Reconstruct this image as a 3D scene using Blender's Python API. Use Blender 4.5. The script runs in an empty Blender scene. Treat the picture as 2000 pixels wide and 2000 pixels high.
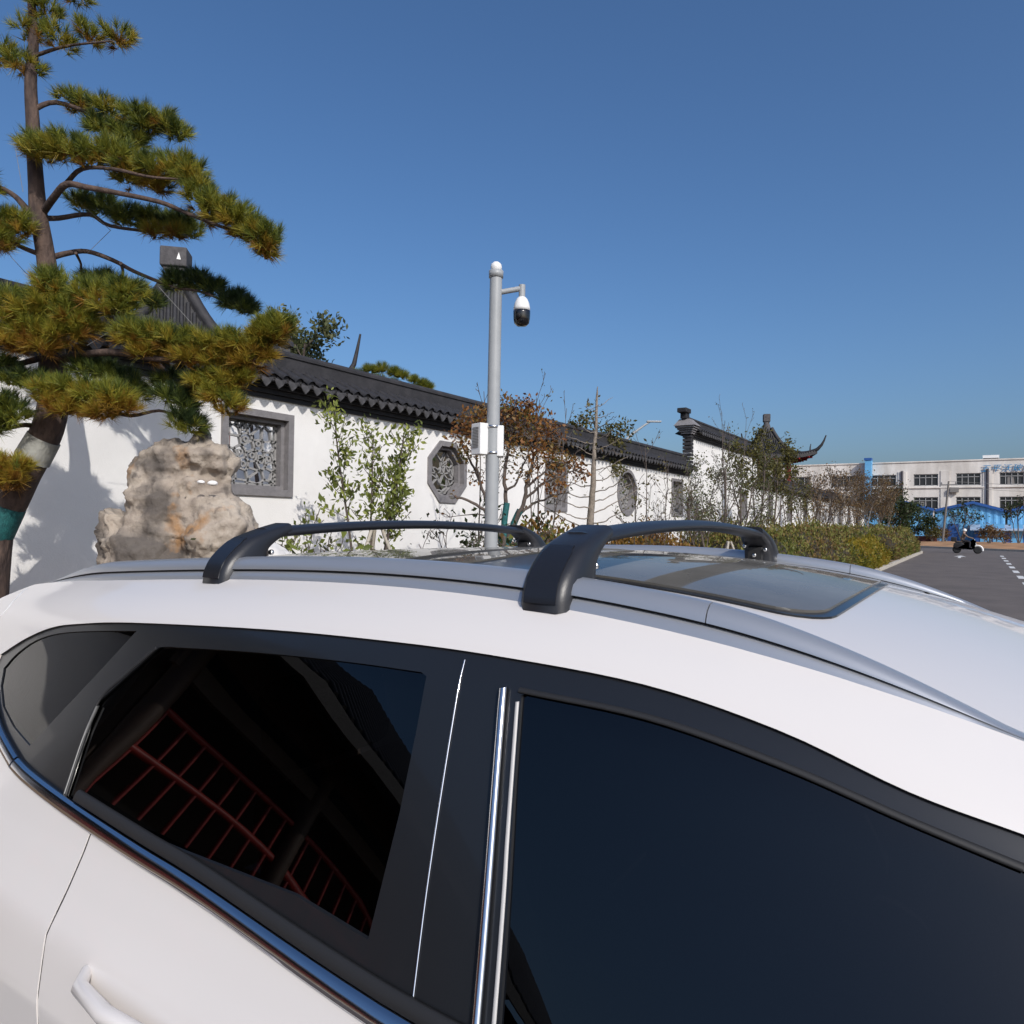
import bpy, bmesh, math, random
import numpy as np
from mathutils import Vector, Matrix, noise as mnoise
from mathutils.geometry import delaunay_2d_cdt

# ------------------------------------------------------------------ camera, sky, sun, exposure
SC = bpy.context.scene
COL = SC.collection
FPX, CAMZ, ROLL = 1380.0, 1.71, 0.014            # focal length in photo pixels, eye height, lens roll
yc = np.array([910.0, -34.0, -FPX]); yc /= np.linalg.norm(yc)     # the road's direction seen by the lens
zc = np.array([ROLL, 1.0, -(yc[0]*ROLL+yc[1])/yc[2]]); zc /= np.linalg.norm(zc)
RW = np.stack([np.cross(yc, zc), yc, zc])        # world = RW @ camera
CAM = np.array([0.0, 0.0, CAMZ])
cd = bpy.data.cameras.new('camera'); cam = bpy.data.objects.new('camera', cd); COL.objects.link(cam)
m4 = np.eye(4); m4[:3, :3] = RW; m4[:3, 3] = CAM
cam.matrix_world = Matrix(m4.tolist())
cd.sensor_width = 36; cd.lens = 36*FPX/2000; cd.clip_start = 0.02; cd.clip_end = 3000
SC.camera = cam

SUN_AZ, SUN_EL = 33.0, 35.0                      # light travels (-cos az, +sin az), coming down at el
sv = Vector((-math.cos(math.radians(SUN_AZ))*math.cos(math.radians(SUN_EL)),
             math.sin(math.radians(SUN_AZ))*math.cos(math.radians(SUN_EL)), -math.sin(math.radians(SUN_EL))))
W = bpy.data.worlds.new('World'); SC.world = W; W.use_nodes = True
nt = W.node_tree; bg = nt.nodes['Background']
sky = nt.nodes.new('ShaderNodeTexSky'); sky.sky_type = 'NISHITA'; sky.sun_disc = False
sky.sun_elevation = math.radians(SUN_EL)
sky.sun_rotation = math.atan2(-sv.x, -sv.y)      # compass direction of the sun
sky.air_density = 1.0; sky.dust_density = 3.5; sky.ozone_density = 6.0
hs = nt.nodes.new('ShaderNodeHueSaturation'); hs.inputs['Saturation'].default_value = 1.10
nt.links.new(sky.outputs[0], hs.inputs['Color']); nt.links.new(hs.outputs[0], bg.inputs[0]); bg.inputs[1].default_value = 0.135
sl = bpy.data.lights.new('sun', 'SUN'); sl.energy = 3.2; sl.angle = math.radians(0.5); sl.color = (1.0, 0.945, 0.875)
so = bpy.data.objects.new('sun', sl); COL.objects.link(so)
so.rotation_euler = sv.to_track_quat('-Z', 'Y').to_euler()
so.location = (20, -10, 20)
SC.view_settings.view_transform = 'Standard'; SC.view_settings.look = 'None'
SC.view_settings.exposure = 0.0; SC.view_settings.gamma = 1.0
SC.render.engine = 'CYCLES'
SC.cycles.max_bounces = 7; SC.cycles.transparent_max_bounces = 8
SC.cycles.use_denoising = True
SC.cycles.caustics_reflective = False; SC.cycles.caustics_refractive = False

def ray(u, v): return RW @ (np.array([u-1000.0, -(v-1000.0), -FPX])/FPX)
def at_t(u, v, t): return CAM + ray(u, v)*t
def at_x(u, v, x): d = ray(u, v); return CAM + d*(x/d[0])
def at_y(u, v, y): d = ray(u, v); return CAM + d*(y/d[1])
def at_z(u, v, z): d = ray(u, v); return CAM + d*((z-CAMZ)/d[2])

# ------------------------------------------------------------------ helpers
def smooth01(t): t = np.clip(t, 0, 1); return t*t*(3-2*t)

class MB:
    """collects faces; build() links them as ONE mesh object"""
    def __init__(s): s.v = []; s.f = []; s.sm = []
    def add(s, vs, fs, smooth=False):
        o = len(s.v); s.v += [tuple(map(float, p)) for p in vs]
        for f in fs: s.f.append(tuple(o+i for i in f)); s.sm.append(smooth)
        return s
    def box(s, c, size, rot=None):
        hx, hy, hz = [a/2 for a in size]
        vs = [Vector((x*hx, y*hy, z*hz)) for z in (-1, 1) for y in (-1, 1) for x in (-1, 1)]
        if rot is not None: vs = [rot @ v for v in vs]
        vs = [v+Vector(c) for v in vs]
        return s.add(vs, [(0, 2, 3, 1), (4, 5, 7, 6), (0, 1, 5, 4), (2, 6, 7, 3), (0, 4, 6, 2), (1, 3, 7, 5)])
    def span(s, x0, x1, y0, y1, z0, z1):
        return s.box(((x0+x1)/2, (y0+y1)/2, (z0+z1)/2), (abs(x1-x0), abs(y1-y0), abs(z1-z0)))
    def tube(s, path, rad, n=8, cap=True, smooth=True):
        path = [Vector(p) for p in path]
        if not hasattr(rad, '__len__'): rad = [rad]*len(path)
        rings = []; up = None
        for i, p in enumerate(path):
            a = path[max(i-1, 0)]; b = path[min(i+1, len(path)-1)]
            d = (b-a).normalized() if (b-a).length > 1e-9 else Vector((0, 0, 1))
            if up is None: up = d.orthogonal().normalized()
            up = (up-d*up.dot(d))
            up = up.normalized() if up.length > 1e-6 else d.orthogonal().normalized()
            w = d.cross(up)
            rings.append([p+(up*math.cos(2*math.pi*k/n)+w*math.sin(2*math.pi*k/n))*rad[i] for k in range(n)])
        fs = [(i*n+k, i*n+(k+1) % n, (i+1)*n+(k+1) % n, (i+1)*n+k) for i in range(len(path)-1) for k in range(n)]
        s.add([q for r in rings for q in r], fs, smooth)
        if cap:
            s.add(rings[0], [tuple(range(n-1, -1, -1))]); s.add(rings[-1], [tuple(range(n))])
        return s
    def lathe(s, prof, c=(0, 0, 0), n=20, smooth=True, axis='z', a0=0):
        vs = []
        for r, z in prof:
            for k in range(n):
                a = a0+2*math.pi*k/n
                p = (r*math.cos(a), r*math.sin(a), z)
                if axis == 'y': p = (p[0], z, p[1])
                if axis == 'x': p = (z, p[0], p[1])
                vs.append((p[0]+c[0], p[1]+c[1], p[2]+c[2]))
        fs = [(i*n+k, i*n+(k+1) % n, (i+1)*n+(k+1) % n, (i+1)*n+k) for i in range(len(prof)-1) for k in range(n)]
        fs += [tuple(range(n-1, -1, -1)), tuple((len(prof)-1)*n+k for k in range(n))]
        return s.add(vs, fs, smooth)
    def prism(s, poly, d0, d1, axis='y'):
        """polygon in the plane across `axis`, extruded from d0 to d1; x: (y,z), y: (x,z), z: (x,y)"""
        def P(p, d): return {'x': (d, p[0], p[1]), 'y': (p[0], d, p[1]), 'z': (p[0], p[1], d)}[axis]
        n = len(poly)
        return s.add([P(p, d0) for p in poly]+[P(p, d1) for p in poly],
                     [tuple(range(n)), tuple(range(2*n-1, n-1, -1))]+[(i, i+n, (i+1) % n+n, (i+1) % n) for i in range(n)])
    def grid(s, fn, us, vs_, smooth=True):
        nu, nv = len(us), len(vs_)
        return s.add([fn(u, v) for u in us for v in vs_],
                     [(i*nv+j, (i+1)*nv+j, (i+1)*nv+j+1, i*nv+j+1) for i in range(nu-1) for j in range(nv-1)], smooth)
    def build(s, name, mat=None, parent=None, bevel=0, seg=2, fix=True, local=False):
        me = bpy.data.meshes.new(name)
        off = Vector((0, 0, 0)) if (parent is None or local) else origin(parent)
        me.from_pydata([(p[0]-off.x, p[1]-off.y, p[2]-off.z) for p in s.v], [], s.f)
        me.polygons.foreach_set('use_smooth', s.sm)
        if fix:
            bm = bmesh.new(); bm.from_mesh(me); bmesh.ops.recalc_face_normals(bm, faces=bm.faces); bm.to_mesh(me); bm.free()
        o = bpy.data.objects.new(name, me); COL.objects.link(o)
        if mat: me.materials.append(mat)
        if parent: o.parent = parent
        if bevel:
            b = o.modifiers.new('bevel', 'BEVEL'); b.width = bevel; b.segments = seg; b.limit_method = 'ANGLE'; b.angle_limit = math.radians(40)
            me.polygons.foreach_set('use_smooth', [True]*len(me.polygons))
            w = o.modifiers.new('wn', 'WEIGHTED_NORMAL'); w.keep_sharp = True
        return o

def origin(o):
    v = Vector((0, 0, 0))
    while o: v = v+o.location; o = o.parent
    return v

def np_mesh(name, verts, faces, mat, parent=None, rnd=None, smooth=False):
    """fast mesh from numpy arrays of equal-sized polygons with an optional per-face 'rnd' value"""
    verts = np.asarray(verts, np.float32); faces = np.asarray(faces, np.int32)
    if parent is not None: verts = verts-np.array(origin(parent), np.float32)
    me = bpy.data.meshes.new(name); k = faces.shape[1]
    me.vertices.add(len(verts)); me.vertices.foreach_set('co', verts.ravel())
    me.loops.add(faces.size); me.loops.foreach_set('vertex_index', faces.ravel())
    me.polygons.add(len(faces)); me.polygons.foreach_set('loop_start', np.arange(0, faces.size, k, dtype=np.int32))
    me.update(calc_edges=True); me.validate()
    if smooth: me.polygons.foreach_set('use_smooth', np.ones(len(faces), bool))
    if rnd is not None:
        a = me.attributes.new('rnd', 'FLOAT', 'FACE'); a.data.foreach_set('value', np.asarray(rnd, np.float32))
    me.materials.append(mat)
    o = bpy.data.objects.new(name, me); COL.objects.link(o)
    if parent is not None: o.parent = parent
    return o

def tag(o, label=None, cat=None, group=None, kind=None):
    if label: o['label'] = label
    if cat: o['category'] = cat
    if group: o['group'] = group
    if kind: o['kind'] = kind
    return o
def thing(name, label, cat, loc=(0, 0, 0), rz=0, group=None):
    o = bpy.data.objects.new(name, None); COL.objects.link(o); o.location = loc; o.rotation_euler = (0, 0, rz)
    o.empty_display_size = 0.2
    return tag(o, label, cat, group)
def copy_tree(o, parent=None):
    c = o.copy(); COL.objects.link(c); c.parent = parent
    for ch in list(o.children): copy_tree(ch, c)
    return c

def inside(poly, pts):
    poly = np.asarray(poly); x, y = pts[:, 0], pts[:, 1]; r = np.zeros(len(pts), bool); n = len(poly); j = n-1
    for i in range(n):
        xi, yi = poly[i]; xj, yj = poly[j]
        c = ((yi > y) != (yj > y)) & (x < (xj-xi)*(y-yi)/((yj-yi) if abs(yj-yi) > 1e-12 else 1e-12)+xi)
        r ^= c; j = i
    return r
def resample(poly, step, closed=True):
    poly = [np.array(p, float) for p in poly]; out = []
    n = len(poly)
    for i in range(n if closed else n-1):
        a, b = poly[i], poly[(i+1) % n]; k = max(1, int(np.ceil(np.linalg.norm(b-a)/step)))
        out += [a+(b-a)*j/k for j in range(k)]
    if not closed: out.append(poly[-1])
    return np.array(out)
def smooth_path(pts, per=8):
    P = [np.array(p, float) for p in pts]; P = [2*P[0]-P[1]]+P+[2*P[-1]-P[-2]]; out = []
    for i in range(1, len(P)-2):
        for k in range(per):
            t = k/per; a, b, c, d = P[i-1], P[i], P[i+1], P[i+2]
            out.append(.5*((2*b)+(-a+c)*t+(2*a-5*b+4*c-d)*t*t+(-a+3*b-3*c+d)*t**3))
    out.append(P[-2]); return np.array(out)
def region(outer, holes=(), step=None, bstep=None):
    """triangulated flat region with holes; returns points and triangles"""
    loops = [resample(outer, bstep) if bstep else np.array(outer, float)]
    loops += [resample(h, bstep) if bstep else np.array(h, float) for h in holes]
    pts = []; edges = []
    for L in loops:
        o = len(pts); pts += [tuple(p) for p in L]; edges += [(o+i, o+(i+1) % len(L)) for i in range(len(L))]
    if step:
        allp = np.concatenate(loops); lo, hi = allp.min(0), allp.max(0)
        gx, gy = np.meshgrid(np.arange(lo[0]+step/2, hi[0], step), np.arange(lo[1]+step/2, hi[1], step))
        g = np.stack([gx.ravel(), gy.ravel()], 1)
        ok = inside(loops[0], g)
        for h in loops[1:]: ok &= ~inside(h, g)
        g = g[ok]; bp = allp
        if len(g):
            dd = np.concatenate([np.min(np.linalg.norm(c[:, None]-bp[None], axis=2), 1) for c in np.array_split(g, max(1, len(g)//2000))])
            pts += [tuple(p) for p in g[dd > step*.55]]
    r = delaunay_2d_cdt([Vector(p) for p in pts], edges, [], 0, 1e-7)
    V = np.array([tuple(p) for p in r[0]]); T = [t for t in r[2]]
    cen = np.array([V[list(t)].mean(0) for t in T])
    ok = inside(loops[0], cen)
    for h in loops[1:]: ok &= ~inside(h, cen)
    tv = V[np.array(T)]; e1 = tv[:, 1]-tv[:, 0]; e2 = tv[:, 2]-tv[:, 0]; ar = np.abs(e1[:, 0]*e2[:, 1]-e1[:, 1]*e2[:, 0])
    lm = np.maximum(np.linalg.norm(e1, axis=1), np.maximum(np.linalg.norm(e2, axis=1), np.linalg.norm(e2-e1, axis=1)))
    ok &= ar/lm**2 > 1e-3                        # drop slivers between points of one straight edge
    return V, [tuple(t) for t, k in zip(T, ok) if k], loops
def slab(mb, outer, holes, x0, x1, bstep=None):
    """flat wall piece in the (y,z) plane between x0 and x1 with openings cut through"""
    V, T, L = region(outer, holes, None, bstep)
    mb.add([(x1, p[0], p[1]) for p in V], T); mb.add([(x0, p[0], p[1]) for p in V], [t[::-1] for t in T])
    for l in L:
        n = len(l); mb.add([(x0, p[0], p[1]) for p in l]+[(x1, p[0], p[1]) for p in l], [(i, (i+1) % n, n+(i+1) % n, n+i) for i in range(n)])

# ------------------------------------------------------------------ materials
MATS = {}
def mat(name, col, rough=.6, metal=0, coat=0, spec=.5, noise=0, nscale=6, bump=0, bscale=40, col2=None, detail=6, trans=0, coords='Object', stretch=None):
    if name in MATS: return MATS[name]
    m = bpy.data.materials.new(name); m.use_nodes = True; n = m.node_tree; b = n.nodes['Principled BSDF']
    b.inputs['Base Color'].default_value = (*col, 1); b.inputs['Roughness'].default_value = rough
    b.inputs['Metallic'].default_value = metal; b.inputs['Coat Weight'].default_value = coat
    b.inputs['Coat Roughness'].default_value = .04; b.inputs['Specular IOR Level'].default_value = spec
    tc = n.nodes.new('ShaderNodeTexCoord'); src = tc.outputs[coords]
    if stretch:
        mp = n.nodes.new('ShaderNodeMapping'); mp.inputs['Scale'].default_value = stretch
        n.links.new(src, mp.inputs[0]); src = mp.outputs[0]
    if col2 is not None or noise:
        c2 = col2 if col2 is not None else tuple(c*(1-noise) for c in col)
        t = n.nodes.new('ShaderNodeTexNoise'); t.inputs['Scale'].default_value = nscale; t.inputs['Detail'].default_value = detail
        t.inputs['Roughness'].default_value = .62
        r = n.nodes.new('ShaderNodeValToRGB'); r.color_ramp.elements[0].position = .36; r.color_ramp.elements[1].position = .64
        r.color_ramp.elements[0].color = (*c2, 1); r.color_ramp.elements[1].color = (*col, 1)
        n.links.new(src, t.inputs['Vector']); n.links.new(t.outputs['Fac'], r.inputs[0]); n.links.new(r.outputs[0], b.inputs['Base Color'])
    if bump:
        t2 = n.nodes.new('ShaderNodeTexNoise'); t2.inputs['Scale'].default_value = bscale; t2.inputs['Detail'].default_value = 8
        bu = n.nodes.new('ShaderNodeBump'); bu.inputs['Strength'].default_value = bump; bu.inputs['Distance'].default_value = .02
        n.links.new(src, t2.inputs['Vector']); n.links.new(t2.outputs['Fac'], bu.inputs['Height']); n.links.new(bu.outputs[0], b.inputs['Normal'])
    MATS[name] = m; return m
def leaf_mat(name, cols, trans=.35, rough=.55, spec=.35):
    """leaf colours picked per leaf from a list by the 'rnd' attribute"""
    m = bpy.data.materials.new(name); m.use_nodes = True; n = m.node_tree; b = n.nodes['Principled BSDF']
    a = n.nodes.new('ShaderNodeAttribute'); a.attribute_name = 'rnd'
    r = n.nodes.new('ShaderNodeValToRGB'); cr = r.color_ramp
    while len(cr.elements) < len(cols): cr.elements.new(.5)
    for i, c in enumerate(cols): cr.elements[i].position = i/(len(cols)-1); cr.elements[i].color = (*c, 1)
    n.links.new(a.outputs['Fac'], r.inputs[0]); n.links.new(r.outputs[0], b.inputs['Base Color'])
    b.inputs['Roughness'].default_value = rough; b.inputs['Specular IOR Level'].default_value = spec
    t = n.nodes.new('ShaderNodeBsdfTranslucent'); n.links.new(r.outputs[0], t.inputs[0])
    mx = n.nodes.new('ShaderNodeMixShader'); mx.inputs[0].default_value = trans
    n.links.new(b.outputs[0], mx.inputs[1]); n.links.new(t.outputs[0], mx.inputs[2])
    n.links.new(mx.outputs[0], n.nodes['Material Output'].inputs[0]); return m
def glass_mat(name, tint, ior=1.5, rough=0.0, dust=0, dustcol=(.5, .48, .44)):
    m = bpy.data.materials.new(name); m.use_nodes = True; n = m.node_tree; n.nodes.remove(n.nodes['Principled BSDF'])
    tr = n.nodes.new('ShaderNodeBsdfTransparent'); tr.inputs[0].default_value = (*tint, 1)
    g = n.nodes.new('ShaderNodeBsdfGlossy'); g.inputs['Roughness'].default_value = rough
    f = n.nodes.new('ShaderNodeFresnel'); ge = n.nodes.new('ShaderNodeNewGeometry'); mr0 = n.nodes.new('ShaderNodeMapRange')
    mr0.inputs[3].default_value = ior; mr0.inputs[4].default_value = 1/ior      # a thin pane reflects alike from both faces
    n.links.new(ge.outputs['Backfacing'], mr0.inputs[0]); n.links.new(mr0.outputs[0], f.inputs[0])
    mx = n.nodes.new('ShaderNodeMixShader'); out = n.nodes['Material Output']
    n.links.new(f.outputs[0], mx.inputs[0]); n.links.new(tr.outputs[0], mx.inputs[1]); n.links.new(g.outputs[0], mx.inputs[2])
    last = mx
    if dust:
        d = n.nodes.new('ShaderNodeBsdfDiffuse'); d.inputs[0].default_value = (*dustcol, 1)
        tc = n.nodes.new('ShaderNodeTexCoord'); t = n.nodes.new('ShaderNodeTexNoise'); t.inputs['Scale'].default_value = 3.5; t.inputs['Detail'].default_value = 7
        mr = n.nodes.new('ShaderNodeMapRange'); mr.inputs[1].default_value = .3; mr.inputs[2].default_value = .75
        mr.inputs[3].default_value = dust*.4; mr.inputs[4].default_value = dust*1.3
        m2 = n.nodes.new('ShaderNodeMixShader')
        n.links.new(tc.outputs['Object'], t.inputs['Vector']); n.links.new(t.outputs['Fac'], mr.inputs[0]); n.links.new(mr.outputs[0], m2.inputs[0])
        n.links.new(mx.outputs[0], m2.inputs[1]); n.links.new(d.outputs[0], m2.inputs[2]); last = m2
    n.links.new(last.outputs[0], out.inputs[0]); return m

M_plaster = mat('white_plaster', (.80, .79, .77), .85, noise=.0, col2=(.74, .73, .71), nscale=1.6, bump=.15, bscale=60)
M_tile = mat('dark_roof_tile', (.026, .025, .028), .62, col2=(.014, .0135, .015), nscale=9, bump=.3, bscale=50)
M_tile2 = mat('grey_drip_tile', (.090, .088, .094), .7, col2=(.045, .044, .047), nscale=9, bump=.3, bscale=50)
M_ridge = mat('ridge_brick', (.036, .034, .037), .7, col2=(.020, .019, .021), nscale=5, bump=.3, bscale=40)
M_fascia = mat('black_fascia', (.020, .019, .022), .65, col2=(.012, .0115, .013), nscale=6)
M_stone = mat('grey_stone_frame', (.215, .205, .21), .75, col2=(.17, .163, .168), nscale=14, bump=.2, bscale=80)
M_latt = mat('lattice_clay', (.33, .325, .32), .8, col2=(.25, .245, .24), nscale=20, bump=.2, bscale=80)
M_asph = mat('asphalt', (.135, .114, .104), .9, col2=(.100, .086, .080), nscale=.8, bump=.5, bscale=160)
M_soil = mat('soil', (.21, .14, .085), .95, col2=(.13, .085, .05), nscale=1.4, bump=.7, bscale=25)
M_dry = mat('dry_grass_earth', (.46, .25, .12), .95, col2=(.27, .15, .07), nscale=.7, bump=.6, bscale=12)
M_kerb = mat('kerb_stone', (.46, .42, .36), .85, col2=(.36, .33, .28), nscale=6, bump=.3, bscale=60)
M_mark = mat('road_paint', (.72, .72, .70), .7, col2=(.55, .55, .53), nscale=12)
M_paint = mat('white_car_paint', (.665, .635, .612), .35, coat=.6)
M_black = mat('black_trim', (.012, .013, .015), .28, coat=.3)
M_rubber = mat('black_rubber', (.014, .014, .015), .6)
M_chrome = mat('chrome_trim', (.62, .63, .66), .12, metal=1)
M_silver = mat('silver_rail', (.47, .485, .51), .34, metal=.65)
M_bar = mat('black_bar_coating', (.016, .017, .021), .38, bump=.05, bscale=400)
M_bolt = mat('bolt_steel', (.6, .6, .6), .25, metal=1)
M_cabin = mat('cabin_black', (.012, .012, .014), .8)
M_seat = mat('seat_leather', (.028, .027, .029), .5, bump=.2, bscale=200)
M_trimg = mat('grey_cabin_trim', (.20, .19, .18), .7)
M_glass = glass_mat('tinted_window_glass', (.05, .052, .06), 1.68)
M_qglass = glass_mat('quarter_glass', (.07, .072, .07), 1.68)
M_sun = glass_mat('dusty_sunroof_glass', (.02, .022, .026), 1.55, .03, dust=.22)
M_pole = mat('grey_pole_paint', (.34, .355, .365), .4, col2=(.31, .325, .335), nscale=8, spec=.4)
M_cwhite = mat('white_plastic', (.75, .75, .74), .4)
M_cblack = mat('black_dome', (.008, .008, .01), .15, coat=.5)
M_bark = mat('pine_bark', (.105, .070, .055), .9, col2=(.045, .030, .026), nscale=16, bump=1.0, bscale=28, stretch=(1, 1, .35))
M_twig = mat('grey_bark', (.115, .09, .075), .9, col2=(.07, .055, .048), nscale=20, bump=.5, bscale=40)
M_pale = mat('pale_bark', (.27, .23, .19), .9, col2=(.16, .135, .11), nscale=20, bump=.5, bscale=40)
M_teal = mat('teal_wrap', (.015, .13, .13), .7, col2=(.008, .07, .075), nscale=30, bump=.4, bscale=80)
M_red = mat('red_lacquer', (.30, .022, .018), .5, col2=(.22, .015, .014), nscale=5)
M_wire = mat('wire', (.20, .20, .20), .5)
M_dark = mat('dark_inside', (.012, .012, .014), .9)
M_dstone = mat('dark_finial_stone', (.085, .080, .084), .8, col2=(.05, .047, .05), nscale=8, bump=.3, bscale=40)

# ------------------------------------------------------------------ ground, road, kerbs
def struct(o): o['kind'] = 'structure'; return o
WX = -7.5                                        # street face of the garden wall
KX = -3.2                                        # kerb of the planting bed
def farline(x): return 70.3-.75*x                # kerb on the far side of the cross street
g = MB(); g.add([(-900, -600, -.03), (900, -600, -.03), (900, 1500, -.03), (-900, 1500, -.03)], [(0, 1, 2, 3)])
struct(g.build('ground', M_soil))
r = MB(); r.add([(KX, -40, 0), (30, -40, 0), (30, farline(30), 0), (-60, farline(-60), 0), (-60, farline(-60)-9, 0), (KX-2, 61.5, 0), (KX, 59.5, 0)], [(0, 1, 2, 3, 4, 5, 6)])
road = struct(r.build('road', M_asph))
for k in range(9):
    y0 = 22.5+4.0*k
    if k < 9: MB().add([(1.2, y0, .004), (1.4, y0, .004), (1.4, y0+1.9, .004), (1.2, y0+1.9, .004)], [(0, 1, 2, 3)]).build('lane_dash', M_mark, road)
a = MB(); a.add([(-1.0, 49.5, .004), (-.85, 49.5, .004), (-.85, 52, .004), (-.6, 52, .004), (-.92, 54.2, .004), (-1.25, 52, .004), (-1.0, 52, .004)], [(0, 1, 2, 6), (3, 4, 5)])
a.build('road_arrow', M_mark, road)
kpath = [(KX, y) for y in np.arange(-30, 57.1, 1.0)]+[(KX-.12, 58), (KX-.5, 59), (KX-1.2, 60), (KX-2.2, 60.8), (KX-4, 61.6)]
kb = MB()
for i in range(len(kpath)-1):
    (x0, y0), (x1, y1) = kpath[i], kpath[i+1]
    d = np.array([x1-x0, y1-y0]); L = np.linalg.norm(d); n = np.array([-d[1], d[0]])/L
    p = [(x0, y0), (x1-d[0]/L*.01, y1-d[1]/L*.01)]
    q = [(x+n[0]*.16, y+n[1]*.16) for x, y in p]
    vs = [(*p[0], -.01), (*p[1], -.01), (*q[1], -.01), (*q[0], -.01)]
    kb.add(vs+[(v[0], v[1], .14) for v in vs], [(0, 1, 2, 3), (4, 7, 6, 5), (0, 4, 5, 1), (1, 5, 6, 2), (2, 6, 7, 3), (3, 7, 4, 0)])
struct(kb.build('kerb', M_kerb, bevel=.012))
kf = MB()
xs = np.arange(-40, 30, 2.0)
for i in range(len(xs)-1):
    a0 = (xs[i], farline(xs[i])); a1 = (xs[i+1]-.02, farline(xs[i+1]-.02))
    vs = [(*a0, -.01), (*a1, -.01), (a1[0]+.1, a1[1]+.2, -.01), (a0[0]+.1, a0[1]+.2, -.01)]
    kf.add(vs+[(v[0], v[1], .16) for v in vs], [(0, 1, 2, 3), (4, 7, 6, 5), (0, 4, 5, 1), (1, 5, 6, 2), (2, 6, 7, 3), (3, 7, 4, 0)])
struct(kf.build('far_kerb', M_kerb))
def bedz(x, y):
    t = (KX-.15-x)/(KX-.15-WX)
    return .10+.42*float(smooth01(t))+.05*mnoise.noise(Vector((x*.9, y*.9, 0)))
b = MB(); b.grid(lambda x, y: (x, y, bedz(x, y)), np.linspace(KX-.15, WX-.02, 10), np.linspace(-15, 58, 110))
struct(b.build('planting_bed', M_soil))
bk = MB()
bk.grid(lambda s, x: (x, farline(x)+.2+s, .12+.28*float(smooth01(s/9))+.08*mnoise.noise(Vector((x*.5, s*.5, 3)))), [0, 1, 2, 3.5, 5, 6.5, 8, 9.5, 12, 20, 60, 140], np.arange(-60, 50, 1.5))
struct(bk.build('earth_bank', M_dry))
cy = MB(); cy.span(-40, WX-.32, -25, 75, -.02, .25); struct(cy.build('courtyard_ground', mat('court_paving', (.30, .29, .27), .85, col2=(.22, .21, .2), nscale=2)))

# ------------------------------------------------------------------ garden wall with tiled coping and lattice windows
def rect(y0, y1, z0, z1): return [(y0, z0), (y1, z0), (y1, z1), (y0, z1)]
def ngon(cy_, cz, r, n, a0=0): return [(cy_+r*math.cos(a0+2*math.pi*k/n), cz+r*math.sin(a0+2*math.pi*k/n)) for k in range(n)]
def inset(poly, d):
    c = np.mean(poly, 0); out = []; n = len(poly); P = np.array(poly)
    for i in range(n):
        a, p, q = P[i-1], P[i], P[(i+1) % n]
        e1 = (p-a)/np.linalg.norm(p-a); e2 = (q-p)/np.linalg.norm(q-p)
        n1 = np.array([-e1[1], e1[0]]); n2 = np.array([-e2[1], e2[0]])
        bis = (n1+n2); bis /= np.linalg.norm(bis); out.append(tuple(p+bis*d/max(.3, bis.dot(n1))))
    return out
def bar2(mb, a, b, w, x0, x1):
    a = np.array(a); b = np.array(b); d = b-a; L = np.linalg.norm(d)
    if L < 1e-4: return
    n = np.array([-d[1], d[0]])/L*w/2; e = d/L*w*.3
    mb.prism([tuple(a-e+n), tuple(a-e-n), tuple(b+e-n), tuple(b+e+n)], x0, x1, 'x')
def ring2(mb, c, ry, rz, w, x0, x1, n=18, rot=0):
    ca, sa = math.cos(rot), math.sin(rot); vs = []
    for rr, x in ((0, x0), (0, x1), (w, x1), (w, x0)):
        for k in range(n):
            a = 2*math.pi*k/n; p, q = (ry-rr)*math.cos(a), (rz-rr)*math.sin(a)
            vs.append((x, c[0]+p*ca-q*sa, c[1]+p*sa+q*ca))
    mb.add(vs, [(j*n+k, j*n+(k+1) % n, ((j+1) % 4)*n+(k+1) % n, ((j+1) % 4)*n+k) for j in range(4) for k in range(n)])
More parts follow.
